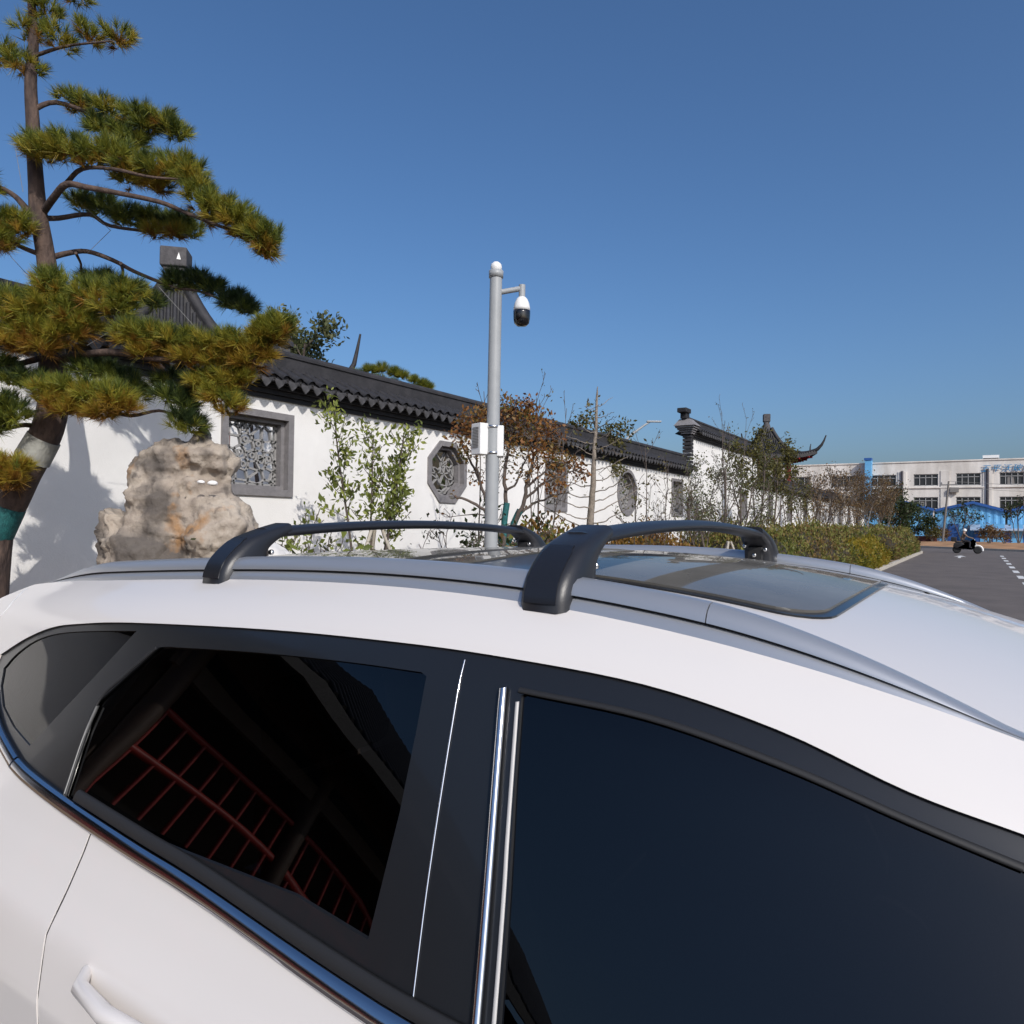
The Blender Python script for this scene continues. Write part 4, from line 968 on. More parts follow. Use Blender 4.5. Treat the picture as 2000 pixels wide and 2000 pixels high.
def plant(name, label, cat, base, stems, P, leafm, barkm, nleaf, lsize, seed, spread=.05, aspect=.45, group=None, up=.3, crown='crown', wrap=None, zmax=None):
    """stems: list of (offset, direction, length, radius)"""
    rng = np.random.default_rng(seed); t = thing(name, label, cat, tuple(base), group=group); tubes, tips = [], []
    for (o, d, L, r) in stems: grow(rng, Vector(base)+Vector(o), d, L, r, P['depth'], P, tubes, tips)
    m = MB()
    for pts, rad, dep in tubes: m.tube(pts, [max(x, P.get('rmin', .0025)) for x in rad], 7 if dep else 4, cap=False)
    m.build('trunk', barkm, t, fix=False)
    if wrap:
        wm = MB()
        for pts, rad, dep in tubes:
            if dep == P['depth']: wm.tube(pts[:wrap+1], [x*1.25 for x in rad[:wrap+1]], 9)
        wm.build('trunk_wrap', M_teal, t)
    if nleaf:
        tp = np.array([tuple(p) for p, _ in tips]); idx = rng.integers(0, len(tp), nleaf)
        C = tp[idx]+rng.normal(size=(nleaf, 3))*spread
        if zmax: C = C[C[:, 2] < zmax]
        v, f = leaf_quads(C, None, rng, lsize, aspect, up)
        tone = (rng.random(len(tp))*.5)[idx[:len(C)]]+rng.random(len(C))*.5
        np_mesh(crown, v, f, leafm, t, tone)
    return t
L_mag = leaf_mat('magnolia_leaf', [(.08, .105, .03), (.15, .185, .04), (.24, .275, .055), (.36, .38, .08)])
L_red = leaf_mat('autumn_leaf', [(.13, .05, .02), (.21, .085, .025), (.27, .125, .035), (.20, .14, .04), (.12, .12, .04)])
L_sparse = leaf_mat('late_leaf', [(.10, .05, .02), (.12, .10, .03), (.07, .085, .02)])
L_grey = leaf_mat('small_green_leaf', [(.05, .06, .025), (.085, .10, .04), (.13, .14, .06), (.17, .165, .08)])
L_olive = leaf_mat('olive_leaf', [(.06, .06, .016), (.105, .095, .024), (.14, .12, .03)])
L_brown = leaf_mat('brown_leaf', [(.09, .055, .026), (.15, .085, .036), (.18, .115, .048), (.10, .085, .035)])
L_dark = leaf_mat('dark_evergreen_leaf', [(.012, .022, .008), (.025, .04, .012), (.04, .055, .015), (.055, .07, .02)])
L_hedge = leaf_mat('hedge_leaf', [(.065, .085, .02), (.125, .145, .032), (.21, .20, .045), (.22, .14, .05), (.09, .06, .03)])
L_yel = leaf_mat('yellow_hedge_leaf', [(.06, .075, .012), (.16, .15, .015), (.28, .22, .02), (.24, .13, .015)])
L_rust = leaf_mat('rust_hedge_leaf', [(.10, .045, .012), (.20, .09, .018), (.26, .15, .02), (.10, .09, .02)])

# pine ------------------------------------------------------------
L_pine = leaf_mat('pine_needles', [(.24, .115, .02), (.33, .20, .026), (.34, .27, .034), (.26, .26, .034), (.135, .17, .03), (.034, .058, .02)], trans=.3, rough=.5)
TP = 5.70
pb = at_t(-28, 1100, TP); pb[2] = bedz(pb[0], pb[1])
pine = thing('pine_tree', 'leaning garden pine with layered needle pads beside the white wall', 'tree', tuple(pb))
def P5(u, v, dt=0): return tuple(at_t(u, v, TP+dt))
trunk = [tuple(pb+np.array([-.06, 0, -.1])), tuple(pb+np.array([0, .0, .35])), P5(-12, 1035), P5(19, 980), P5(47, 924), P5(73, 880), P5(93, 838), P5(104, 790), P5(104, 735), P5(102, 690), P5(104, 620), P5(97, 560), P5(90, 504), P5(82, 457), P5(75, 420), P5(71, 364), P5(67, 302), P5(64, 240), P5(60, 160), P5(66, 70), P5(60, -20), P5(64, -90)]
trad = [.17, .14, .125, .118, .112, .108, .105, .10, .093, .085, .078, .070, .062, .060, .060, .052, .048, .045, .040, .032, .024, .012]
tm = MB(); tp_ = smooth_path(trunk, 4); tr_ = np.interp(np.linspace(0, len(trunk)-1, len(tp_)), range(len(trunk)), trad)
tm.tube(tp_, list(tr_*1.1), 14); tm.build('trunk', M_bark, pine)
branches = [([(86, 412), (105, 386), (130, 360), (170, 366), (215, 374), (310, 394), (360, 414), (430, 442), (500, 462)], .030, -.25),
            ([(128, 360), (160, 330), (220, 330), (290, 345), (350, 350)], .020, -.35),
            ([(84, 426), (115, 426), (175, 419), (215, 441), (300, 452), (370, 452)], .024, .25),
            ([(94, 505), (130, 495), (170, 491), (220, 508), (262, 530), (310, 550), (345, 562), (400, 572), (470, 605)], .024, .30),
            ([(148, 494), (158, 515), (160, 532), (190, 545)], .012, .32), ([(236, 514), (240, 530), (240, 556), (285, 575)], .014, .32),
            ([(64, 425), (45, 400), (25, 380), (-10, 362), (-70, 350)], .030, .1), ([(78, 497), (45, 484), (15, 470), (-20, 468), (-70, 450)], .022, -.2),
            ([(104, 706), (160, 693), (230, 688), (300, 700), (380, 705), (470, 700), (535, 670)], .034, -.45),
            ([(102, 690), (60, 705), (0, 716), (-60, 700)], .03, -.3), ([(100, 640), (60, 630), (10, 640)], .025, -.4), ([(103, 620), (150, 620), (230, 612)], .022, -.3),
            ([(106, 812), (150, 802), (200, 798), (255, 812), (310, 802), (350, 815)], .024, -.25), ([(85, 838), (50, 830), (10, 838), (-60, 850)], .024, -.2),
            ([(300, 700), (340, 740), (390, 760), (440, 775)], .016, -.4), ([(60, 905), (30, 915), (5, 930)], .016, -.2),
            ([(62, 215), (110, 200), (190, 225), (270, 245), (345, 250)], .022, .1), ([(62, 150), (20, 120), (-50, 110)], .02, 0), ([(64, 110), (130, 90), (220, 80)], .016, -.1), ([(62, 10), (120, -10), (170, -20)], .012, .1)]
for pts, r0, dt in branches:
    P = [P5(u, v, dt*min(1, i/2.0)) for i, (u, v) in enumerate(pts)]; bp = smooth_path(P, 4)
    bm_ = MB(); bm_.tube(bp, list(np.linspace(r0, r0*.35, len(bp))), 8); bm_.build('branch', M_bark, pine)
# pads: (u, v, half-width px, half-height px, depth offset, tone 0 brown .. 1 dark green with shade painted in, tufts)
pads = []
def chain(pts, w, h, dt, tone, n):
    for (u, v) in pts: pads.append((u, v, w, h, dt, tone, n))
chain([(82, 288), (128, 290), (172, 305), (215, 300), (255, 318), (300, 335), (345, 325), (372, 345), (390, 385), (425, 405), (460, 425), (495, 448), (520, 470)], 30, 26, -.25, .62, 34)
chain([(70, 290), (250, 350), (310, 360)], 22, 18, -.15, .55, 22); chain([(520, 492), (470, 455), (410, 428)], 14, 14, -.2, .35, 14)
chain([(165, 400), (205, 405), (250, 425), (295, 432), (335, 437), (368, 445)], 30, 20, .30, .85, 30); chain([(300, 455), (345, 458)], 22, 9, .2, .35, 14)
chain([(345, 552), (385, 552), (420, 565), (455, 588), (480, 600)], 22, 18, .32, .98, 26); chain([(178, 548), (205, 545)], 18, 14, .32, .95, 20); chain([(285, 580), (262, 570), (300, 590)], 18, 13, .32, .95, 20)
chain([(15, 590), (60, 605), (105, 590), (110, 560), (145, 612), (185, 575), (225, 600), (240, 570)], 32, 24, -.45, .58, 36); chain([(20, 640), (70, 645), (125, 650), (160, 635)], 32, 24, -.42, .50, 32); chain([(30, 672), (90, 680)], 28, 14, -.4, .18, 22)
chain([(258, 655), (300, 660), (345, 665), (395, 678), (440, 672), (485, 668), (525, 655), (540, 640)], 30, 20, -.5, .55, 34); chain([(290, 690), (370, 702), (430, 708), (480, 705), (505, 690)], 28, 18, -.45, .30, 28)
chain([(400, 745), (440, 740), (470, 735), (425, 770), (450, 790)], 26, 20, -.4, .50, 26); chain([(330, 770), (360, 790), (350, 820), (375, 830)], 22, 17, -.35, .90, 22); chain([(330, 745), (385, 770)], 26, 16, -.2, .9, 20)
chain([(165, 722), (205, 728), (245, 745), (265, 765)], 26, 18, -.2, .82, 26); chain([(95, 762), (140, 765), (185, 770), (225, 775)], 30, 20, -.42, .55, 34); chain([(140, 800), (190, 805), (235, 795), (110, 790)], 28, 14, -.4, .25, 26)
chain([(20, 735), (55, 742), (0, 715)], 28, 18, -.25, .9, 24); chain([(5, 790), (25, 805), (-10, 830)], 26, 20, -.3, .8, 24); chain([(10, 905), (30, 920), (15, 940), (-15, 920)], 26, 18, -.3, .22, 24)
chain([(8, 435), (-10, 460), (40, 440), (12, 470)], 24, 20, -.2, .6, 24); chain([(-30, 360), (-60, 340)], 30, 20, 0, .6, 24)
chain([(195, 248), (240, 262), (262, 275), (345, 258), (290, 250)], 24, 14, .1, .8, 22); chain([(150, 200), (210, 215), (270, 228), (320, 235)], 30, 20, .1, .65, 26)
chain([(10, 110), (-40, 95), (50, 130), (120, 80), (180, 70), (230, 72), (60, 60), (90, 20), (150, -15), (30, -30), (64, -80)], 30, 18, 0, .62, 17)
rng = np.random.default_rng(5); NV, NF, NR = [], [], []
k = TP/FPX; right = RW[:, 0]; upv = np.array([0, 0, 1.0]); fw = -RW[:, 2]; base_i = 0
for (u, v, w, h, dt, tone, n) in pads:
    c = at_t(u, v, TP+dt); n = int(n*1.7)
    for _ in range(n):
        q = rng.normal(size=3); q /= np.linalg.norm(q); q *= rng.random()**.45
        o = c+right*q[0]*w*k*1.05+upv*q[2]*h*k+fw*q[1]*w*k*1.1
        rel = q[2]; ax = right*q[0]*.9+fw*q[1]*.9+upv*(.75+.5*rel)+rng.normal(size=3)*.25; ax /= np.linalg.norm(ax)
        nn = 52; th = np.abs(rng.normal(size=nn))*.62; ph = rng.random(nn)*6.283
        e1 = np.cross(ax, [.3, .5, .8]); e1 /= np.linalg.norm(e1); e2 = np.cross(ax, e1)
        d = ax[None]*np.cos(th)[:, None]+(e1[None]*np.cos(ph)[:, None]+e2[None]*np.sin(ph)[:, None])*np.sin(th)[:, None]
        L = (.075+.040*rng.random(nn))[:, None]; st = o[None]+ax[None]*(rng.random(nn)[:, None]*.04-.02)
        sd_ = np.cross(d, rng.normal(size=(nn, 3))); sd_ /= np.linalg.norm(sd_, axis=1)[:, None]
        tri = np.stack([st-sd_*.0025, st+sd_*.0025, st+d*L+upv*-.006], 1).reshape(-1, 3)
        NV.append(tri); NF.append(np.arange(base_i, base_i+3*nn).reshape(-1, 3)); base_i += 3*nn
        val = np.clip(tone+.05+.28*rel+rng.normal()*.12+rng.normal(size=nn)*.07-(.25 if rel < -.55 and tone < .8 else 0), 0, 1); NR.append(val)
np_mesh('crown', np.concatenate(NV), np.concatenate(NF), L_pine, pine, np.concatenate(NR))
# pale band and teal rope on the trunk, training wires
wb = MB(); a0 = np.array(P5(62, 898)); a1 = np.array(P5(86, 856)); wb.tube([tuple(a0), tuple((a0+a1)/2), tuple(a1)], [.132, .129, .125], 20); wb.build('trunk_band', mat('pale_band', (.34, .34, .31), .8, col2=(.22, .22, .2), nscale=8, bump=.3, bscale=30), pine)
wb = MB(); wb.tube([P5(-40, 1075), P5(-12, 1035), P5(6, 1000), P5(14, 985)], [.16, .152, .145, .141], 20); wb.build('trunk_rope', M_teal, pine)
for (a_, b_) in (((156, 395), (216, 450)), ((216, 450), (170, 495)), ((310, 560), (400, 660)), ((170, 675), (255, 622)), ((45, 375), (30, 290)), ((75, 560), (20, 500))):
    MB().tube([P5(*a_, .2), P5(*b_, .2)], .0022, 4).build('training_wire', M_wire, pine)

# ------------------------------------------------------------------ shrubs and trees in the bed
def bp(u, t): p = at_t(u, 1030, t); return (p[0], p[1], bedz(p[0], p[1]))
RV = Vector((RW[0][0], RW[1][0], 0)).normalized(); FV = Vector((-RV.y, RV.x, 0))
def dirv(r_, f_, z_): return RV*r_+FV*f_+Vector((0, 0, z_))
b0 = bp(722, 8.3)
plant('magnolia_shrub', 'upright young magnolia shrub with bright glossy leaves on three bare stems', 'shrub', b0,
      [(RV*-.02, dirv(-.15, 0, 1), 2.62, .020), (RV*.02, dirv(.03, .05, 1), 2.35, .018), (RV*.10, dirv(.20, 0, 1), 2.35, .020), (RV*.05, dirv(.12, .1, 1), 2.0, .016)],
      dict(depth=1, seg=8, wig=.035, up=.25, taper=.35, kids=[15], ang=42, ratio=.15, start=.50, rr=.35, rmin=.004), L_mag, M_twig, 2000, .074, 3, .05, .42, up=.9)
def crafted(name, label, t, trunkm, paths, blobs, lm, lsize, seed, wraps=(), twigs=True, base=None, dens=1.0):
    """tree whose limbs are laid out one by one; paths: (pixel points, radius, depth lean), blobs: (u, v, half-width, half-height, leaves)"""
    rng = np.random.default_rng(seed); k = t/FPX; b = bp(*(base or (paths[0][0][0][0], t))); th = thing(name, label, 'tree', b); m = MB(); pool = []
    for pts, r0, dt in paths:
        P = [tuple(at_t(u, v, t+dt*i/max(1, len(pts)-1))) for i, (u, v) in enumerate(pts)]; q = smooth_path(P, 4); q = q+rng.normal(size=q.shape)*.006
        m.tube(q, list(np.linspace(r0, r0*(.4 if r0 < .05 else .08), len(q))), 7, cap=False); pool += [p for p in q[len(q)//3:]]
    pool = np.array(pool); C = []
    for (u, v, hw, hh, n) in blobs:
        n = max(6, int(n*dens)); c = at_t(u, v, t+rng.uniform(-.25, .25)); q = rng.normal(size=(n, 3)); q /= np.linalg.norm(q, axis=1)[:, None]; q *= rng.random(n)[:, None]**.4
        pc = c+RW[:, 0]*q[:, :1]*hw*k+np.array([0, 0, 1.0])*q[:, 2:]*hh*k+np.array(FV)*q[:, 1:2]*hw*k; C.append(pc)
        for e in (pc[rng.integers(0, n, max(3, n//16))] if twigs else ()):
            a = pool[np.argmin(np.linalg.norm(pool-e, axis=1))]; mid = (a+e)/2+rng.normal(size=3)*.03; m.tube([a, mid, e], [.006, .004, .0025], 4, cap=False)
    m.build('trunk', trunkm, th, fix=False)
    if wraps:
        for pts, r0, dt in wraps: q = smooth_path([tuple(at_t(u, v, t)) for u, v in pts], 4); w_ = MB(); w_.tube(q, r0, 9); w_.build('trunk_wrap', M_teal, th)
    C = np.concatenate(C); v, f = leaf_quads(C, None, rng, lsize, .6, .2); tone = np.array([.5+.6*mnoise.noise(Vector(p*2.2)) for p in C]); np_mesh('crown', v, f, lm, th, np.clip(tone+rng.normal(size=len(C))*.2, 0, 1)); return th
crafted('maple_tree', 'small spreading maple with russet autumn leaves and teal wrapped stems behind the camera pole', 8.8, M_twig,
        [([(985, 1200), (984, 1065), (972, 1040), (955, 1008), (930, 985), (890, 972)], .035, -.2), ([(966, 1030), (952, 985), (938, 945), (922, 905), (900, 868)], .026, .2), ([(938, 945), (930, 900), (935, 850), (925, 815)], .016, .1),
         ([(984, 1070), (984, 1020), (990, 975), (984, 935), (992, 885), (1000, 830), (1005, 800)], .032, .1), ([(988, 960), (1010, 940), (1025, 900), (1040, 860)], .016, -.2), ([(985, 1080), (1005, 1020), (1022, 985), (1030, 940), (1045, 890), (1062, 845)], .034, -.1),
         ([(1012, 1005), (1040, 985), (1070, 972), (1110, 962)], .02, .2), ([(1024, 975), (1060, 945), (1095, 930), (1130, 915)], .018, -.2), ([(1030, 950), (1065, 920), (1085, 885), (1100, 850)], .016, .1), ([(955, 1008), (925, 1004), (880, 1010)], .010, 0)],
        [(905, 850, 38, 34, 420), (930, 820, 40, 30, 480), (960, 810, 36, 28, 360), (985, 845, 34, 34, 300), (1010, 805, 42, 28, 520), (1045, 825, 42, 34, 560), (1075, 850, 36, 34, 430), (1020, 870, 40, 30, 420), (1060, 890, 36, 30, 380), (1090, 905, 34, 34, 380), (1085, 945, 32, 26, 260),
         (1120, 905, 24, 22, 170), (1135, 930, 18, 18, 110), (905, 890, 22, 22, 130), (950, 880, 30, 26, 180), (930, 930, 26, 22, 70), (1000, 920, 30, 24, 90), (1035, 925, 26, 22, 130), (1030, 785, 26, 16, 120), (985, 780, 26, 14, 100), (885, 965, 14, 10, 16), (860, 1000, 12, 10, 12)],
        L_red, .048, 12, wraps=[([(984, 1075), (974, 1045), (962, 1022)], .043, 0), ([(985, 1072), (985, 1020), (990, 982)], .040, 0), ([(986, 1078), (1004, 1022), (1016, 996)], .042, 0)], base=(985, 8.8), dens=.62)
rb_ = random.Random(4); rp_ = [([(1148, 1200), (1152, 1060), (1154, 1000), (1159, 930), (1162, 860), (1166, 780), (1167, 755)], .066, 0)]
for i_ in range(26):
    v0 = 1055-i_*10.5; sg = 1 if i_ % 2 else -1; ln = (95-i_*2.6)*rb_.uniform(.7, 1.2); u0 = 1152+(1055-v0)*.055; an = rb_.uniform(.15, .55)
    rp_.append(([(u0, v0), (u0+sg*ln*.35, v0-ln*.35*an+4), (u0+sg*ln*.7, v0-ln*.7*an), (u0+sg*ln, v0-ln*an*1.1)], .011-.0002*i_, rb_.uniform(-.5, .5)))
crafted('dawn_redwood', 'nearly bare young tree with straight pale trunk and level side branches', 9.4, M_pale, rp_,
        [(1160, 800, 30, 26, 26), (1150, 850, 50, 30, 30), (1180, 900, 60, 30, 26), (1205, 940, 40, 30, 16), (1130, 950, 30, 30, 12), (1230, 985, 30, 20, 10)], L_sparse, .05, 21, twigs=True, base=(1150, 9.4))
for i, (u, t, h, seed, lab) in enumerate(((1262, 12.0, 2.9, 31, 'thin sapling with a few late leaves beside the round window'), (1300, 13.5, 2.6, 35, 'slender leafless sapling by the last lattice window'), (1235, 11.0, 1.9, 37, 'wispy low sapling standing below the round window'))):
    plant('sapling', lab, 'sapling', bp(u, t), [(RV*0, dirv(.02, 0, 1), h, .016), (RV*.03, dirv(.22, 0, 1), h*.8, .012), (RV*-.03, dirv(-.2, .1, 1), h*.75, .011)],
          dict(depth=2, seg=6, wig=.05, up=.12, taper=.3, kids=[3, 7], ang=38, ratio=.32, start=.3, rr=.45, rmin=.0035), L_sparse, M_twig, 190, .055, seed, .05, .5)
for i, (u, t, h, sp_, n, seed, lm, lab) in enumerate((
        (1358, 15.0, 2.9, .22, 950, 41, L_grey, 'loose small leaved tree in front of the tall screen wall'),
        (1415, 16.0, 3.9, .30, 1700, 42, L_grey, 'taller small leaved tree at the middle of the screen wall'),
        (1448, 17.5, 3.4, .40, 1200, 43, L_grey, 'forked small leaved tree with dark trunk by the screen wall'),
        (1395, 14.0, 2.3, .35, 500, 47, L_grey, 'low thin leaved tree staked beside the screen wall'),
        (1472, 20.0, 4.9, .16, 2300, 44, L_olive, 'olive green tree standing before the curled pavilion roof'),
        (1512, 23.0, 5.0, .16, 2300, 45, L_olive, 'dull green bushy tree below the curled roof corner'),
        (1545, 27.0, 4.0, .20, 1000, 46, L_olive, 'rounded olive tree next to the far lattice openings'))):
    ol = lm is L_olive
    plant('leafy_tree', lab, 'tree', bp(u, t), [(RV*0, dirv(0, 0, 1), h*.72, .045), (RV*.05, dirv(sp_, .1, 1), h*.66, .03), (RV*-.05, dirv(-sp_, 0, 1), h*.66, .03)],
          dict(depth=3, seg=6, wig=.06, up=.16, taper=.35, kids=[3, 4, 6], ang=36, ratio=.30 if ol else .42, start=.55 if ol else .32, rr=.5, rmin=.005), lm, M_twig, n, .085 if ol else .05, seed, .10, .55)
for i, (u, t, h, n, seed, lab) in enumerate((
        (1590, 31, 4.2, 320, 51, 'sparse brown twiggy shrub, first of the row before the far wall'), (1622, 36, 4.7, 600, 52, 'thin brown shrub with pale stems in the far row'), (1650, 40, 5.2, 1000, 53, 'broad russet shrub in the row before the far wall'),
        (1672, 43, 5.4, 1200, 54, 'tall russet shrub beside the end of the far wall'), (1694, 45, 5.3, 1300, 55, 'dense brown shrub covering the far wall corner'), (1714, 47, 4.9, 1300, 56, 'reddish brown shrub next to the dark evergreen'))):
    plant('twiggy_shrub', lab, 'shrub', bp(u, t), [(RV*.25*k, dirv(.18*k, .05, 1), h*.7, .04) for k in (-1.2, 0, 1.2)],
          dict(depth=3, seg=5, wig=.07, up=.22, taper=.3, kids=[4, 5, 6], ang=32, ratio=.42, start=.3, rr=.5, rmin=.008), L_brown, M_pale if i % 2 else M_twig, n*2, .10, seed, .16, .5)
for i, (u, t, h, seed, lab) in enumerate(((1742, 51, 4.9, 61, 'dark evergreen tree at the bend of the street'), (1768, 55, 4.4, 62, 'dark bushy evergreen closest to the blue shed'))):
    plant('evergreen_tree', lab, 'tree', bp(u, t), [(RV*0, dirv(0, 0, 1), h*.75, .08), (RV*.1, dirv(.4, 0, 1), h*.6, .05), (RV*-.1, dirv(-.4, 0, 1), h*.6, .05)],
          dict(depth=3, seg=5, wig=.06, up=.1, taper=.35, kids=[4, 5, 5], ang=45, ratio=.45, start=.3, rr=.5, rmin=.012), L_dark, M_twig, 3200, .17, seed, .2, .6)
def low_shrub(name, label, u, t, ztop, wid, n, size, lm, seed, cat='shrub', kids=7):
    b = bp(u, t); h = ztop-b[2]; rng = np.random.default_rng(seed)
    plant(name, label, cat, b, [(RV*rng.uniform(-wid, wid)*.5+FV*rng.uniform(-.2, .2), dirv(rng.uniform(-.4, .4)*wid, rng.uniform(-.3, .3), 1), h*rng.uniform(.7, 1.0), .012) for k in range(kids)],
          dict(depth=2, seg=4, wig=.10, up=.2, taper=.35, kids=[3, 5], ang=42, ratio=.4, start=.25, rr=.5, rmin=.004), lm, M_twig, n, size, seed, .06, .5)
low_shrub('broadleaf_shrub', 'low broadleaf shrub beside the pale garden stone', 585, 6.9, 1.62, 1.0, 520, .085, L_mag, 71)
low_shrub('broadleaf_shrub', 'low broadleaf shrub at the foot of the magnolia', 660, 7.3, 1.55, 1.1, 520, .085, L_mag, 72)
low_shrub('broadleaf_shrub', 'dark leaved shrub around the maple stems', 1010, 8.2, 1.75, 1.2, 900, .075, L_dark, 73)
low_shrub('broadleaf_shrub', 'dark leaved shrub just right of the camera pole base', 1060, 8.0, 1.60, 1.0, 700, .075, L_hedge, 74)
low_shrub('broadleaf_shrub', 'sparse little shrub left of the camera pole base', 938, 7.6, 1.66, .5, 120, .07, L_dark, 75, kids=4)
low_shrub('broadleaf_shrub', 'small dark shrub between the scholar rock and pale stone', 478, 5.6, 1.56, .4, 60, .07, L_dark, 76, kids=3)

def hedge(label, x0, x1, y0, y1, h, lm, n, size, seed, bump=.34, name='hedge'):
    rng = np.random.default_rng(seed); t = thing(name, label, 'hedge', ((x0+x1)/2, (y0+y1)/2, .2))
    def top(x, y):
        e = min((x-x0)/.5, (x1-x)/.5, (y-y0)/.6, (y1-y)/.6, 1); e = math.sqrt(max(e, 0))
        return .1+(h-.1)*(.45+.55*e)*(1+bump*mnoise.fractal(Vector((x*1.1+seed, y*.8, seed)), 1, 2, 3))
    m = MB(); xs_ = np.linspace(x0, x1, max(6, int((x1-x0)/.22))); ys_ = np.linspace(y0, y1, max(6, int((y1-y0)/.3)))
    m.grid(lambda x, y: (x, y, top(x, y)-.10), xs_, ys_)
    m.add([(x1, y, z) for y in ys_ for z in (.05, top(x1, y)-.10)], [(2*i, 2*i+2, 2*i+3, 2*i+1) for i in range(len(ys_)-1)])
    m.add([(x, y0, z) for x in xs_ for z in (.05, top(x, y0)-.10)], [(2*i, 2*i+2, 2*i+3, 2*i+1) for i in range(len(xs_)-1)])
    m.build('branches', mat('hedge_shade_core', (.020, .020, .010), .95, col2=(.045, .03, .015), nscale=9), t)  # closed dark core sheet, its colour stands for shade between the leaves
    k = rng.random(n); X = rng.uniform(x0, x1, n); Y = rng.uniform(y0, y1, n); face = k < .35; fr = (k > .35) & (k < .43); X[face] = x1; Y[fr] = y0
    Z = np.array([top(a, b_) for a, b_ in zip(X, Y)]); sidef = face | fr; Z = np.where(sidef, .1+(Z-.1)*rng.random(n)**.8, Z)
    C = np.stack([X, Y, Z], 1)+rng.normal(size=(n, 3))*np.array([.07, .09, .075])
    N = np.where(face[:, None], [1, 0, .4], np.where(fr[:, None], [0, -1, .4], [0, 0, 1.0]))
    v, f = leaf_quads(C, N, rng, size, .55, .2)
    tone = np.array([.5+.55*mnoise.noise(Vector((p[0]*1.3, p[1]*.9, p[2]*1.3+seed))) for p in C]); tone = np.clip(tone+rng.normal(size=n)*.2, 0, 1)
    np_mesh('leaves', v, f, lm, t, tone); return t
hedge('rusty yellow low hedge under the saplings near the garden wall', -5.6, -4.2, 7.2, 13.5, 1.42, L_rust, 9000, .07, 81)
hedge('mottled green and brown hedge along the kerb, below the small leaved trees', -5.4, -3.5, 13.8, 26.0, 1.50, L_hedge, 22000, .075, 82)
hedge('yellow leaved hedge clump leaning over the kerb', -4.3, -3.4, 26.2, 36.0, 1.15, L_yel, 10000, .085, 83)
hedge('dull green hedge behind the yellow clump', -6.0, -4.4, 26.2, 40.0, 1.55, L_hedge, 12000, .09, 84)
hedge('green hedge running up to the street corner', -6.0, -3.5, 40.3, 56.5, 1.45, L_hedge, 15000, .11, 85)
# wooden stakes propping trees
def stakes(label, u, t):
    b = Vector(bp(u, t)); s = thing('tree_stakes', label, 'tree stake', tuple(b), group='timber stakes propping young trees')
    for k in range(3):
        a = k*2.094+.5; MB().tube([b+Vector((.55*math.cos(a), .55*math.sin(a), 0)), b+Vector((.03*math.cos(a), .03*math.sin(a), 1.35))], .022, 6).build('stake', M_kerb, s)
stakes('three pale wooden stakes propping the tallest small leaved tree', 1424, 12.2); stakes('three thin stakes around the magnolia shrub', 735, 8.3)

# ------------------------------------------------------------------ greenery behind the wall
def behind(u, v, t): p = at_t(u, v, t); return (p[0], p[1], .25), p[2]-.25
b0, h = behind(545, 620, 14.5)
plant('courtyard_tree', 'bushy green tree crown rising behind the wall coping next to the pine', 'tree', b0, [(RV*.1*k, dirv(.16*k, 0, 1), h*.90, .06) for k in (-1, 0, 1.2)],
      dict(depth=3, seg=6, wig=.06, up=.1, taper=.35, kids=[4, 5, 6], ang=42, ratio=.19, start=.72, rr=.5, rmin=.006), L_grey, M_twig, 7000, .10, 91, .13, .5)
b0, h = behind(1118, 808, 18)
plant('courtyard_tree', 'round dark green tree crown behind the wall above the bare redwood', 'tree', b0, [(RV*.1*k, dirv(.12*k, 0, 1), h*.92, .06) for k in (-1, 0, 1)],
      dict(depth=3, seg=6, wig=.06, up=.1, taper=.35, kids=[4, 5, 6], ang=42, ratio=.14, start=.66, rr=.5, rmin=.006), L_olive, M_twig, 3000, .09, 92, .12, .5)
b0, h = behind(1445, 835, 30)
plant('courtyard_tree', 'green tree crown showing between the screen wall and pavilion', 'tree', b0, [(RV*.2*k, dirv(.14*k, 0, 1), h*.66, .08) for k in (-1, 0, 1)],
      dict(depth=3, seg=6, wig=.06, up=.1, taper=.35, kids=[4, 5, 6], ang=42, ratio=.32, start=.45, rr=.5, rmin=.01), L_olive, M_twig, 3000, .13, 93, .16, .5)
for (u, v, t, h_, seed, lab) in ((948, 765, 10.0, 0, 94, 'leafless twigs sticking up over the coping beside the camera pole'), (1055, 775, 10.2, 0, 95, 'bare branch tips above the maple against the sky'), (1425, 800, 17, 0, 96, 'tall leafless sapling rising over the screen wall coping')):
    p = at_t(u, v, t); b0 = (p[0], p[1], bedz(p[0], p[1])); h = p[2]-b0[2]
    plant('bare_sapling', lab, 'sapling', b0, [(RV*0, dirv(0, 0, 1), h, .022), (RV*.03, dirv(.09, 0, 1), h*.96, .016), (RV*-.03, dirv(-.06, 0, 1), h*.92, .016)],
          dict(depth=2, seg=7, wig=.02, up=.1, taper=.2, kids=[3, 7], ang=28, ratio=.2, start=.45, rr=.4, rmin=.0035), L_sparse, M_twig, 30, .05, seed, .04, .5)
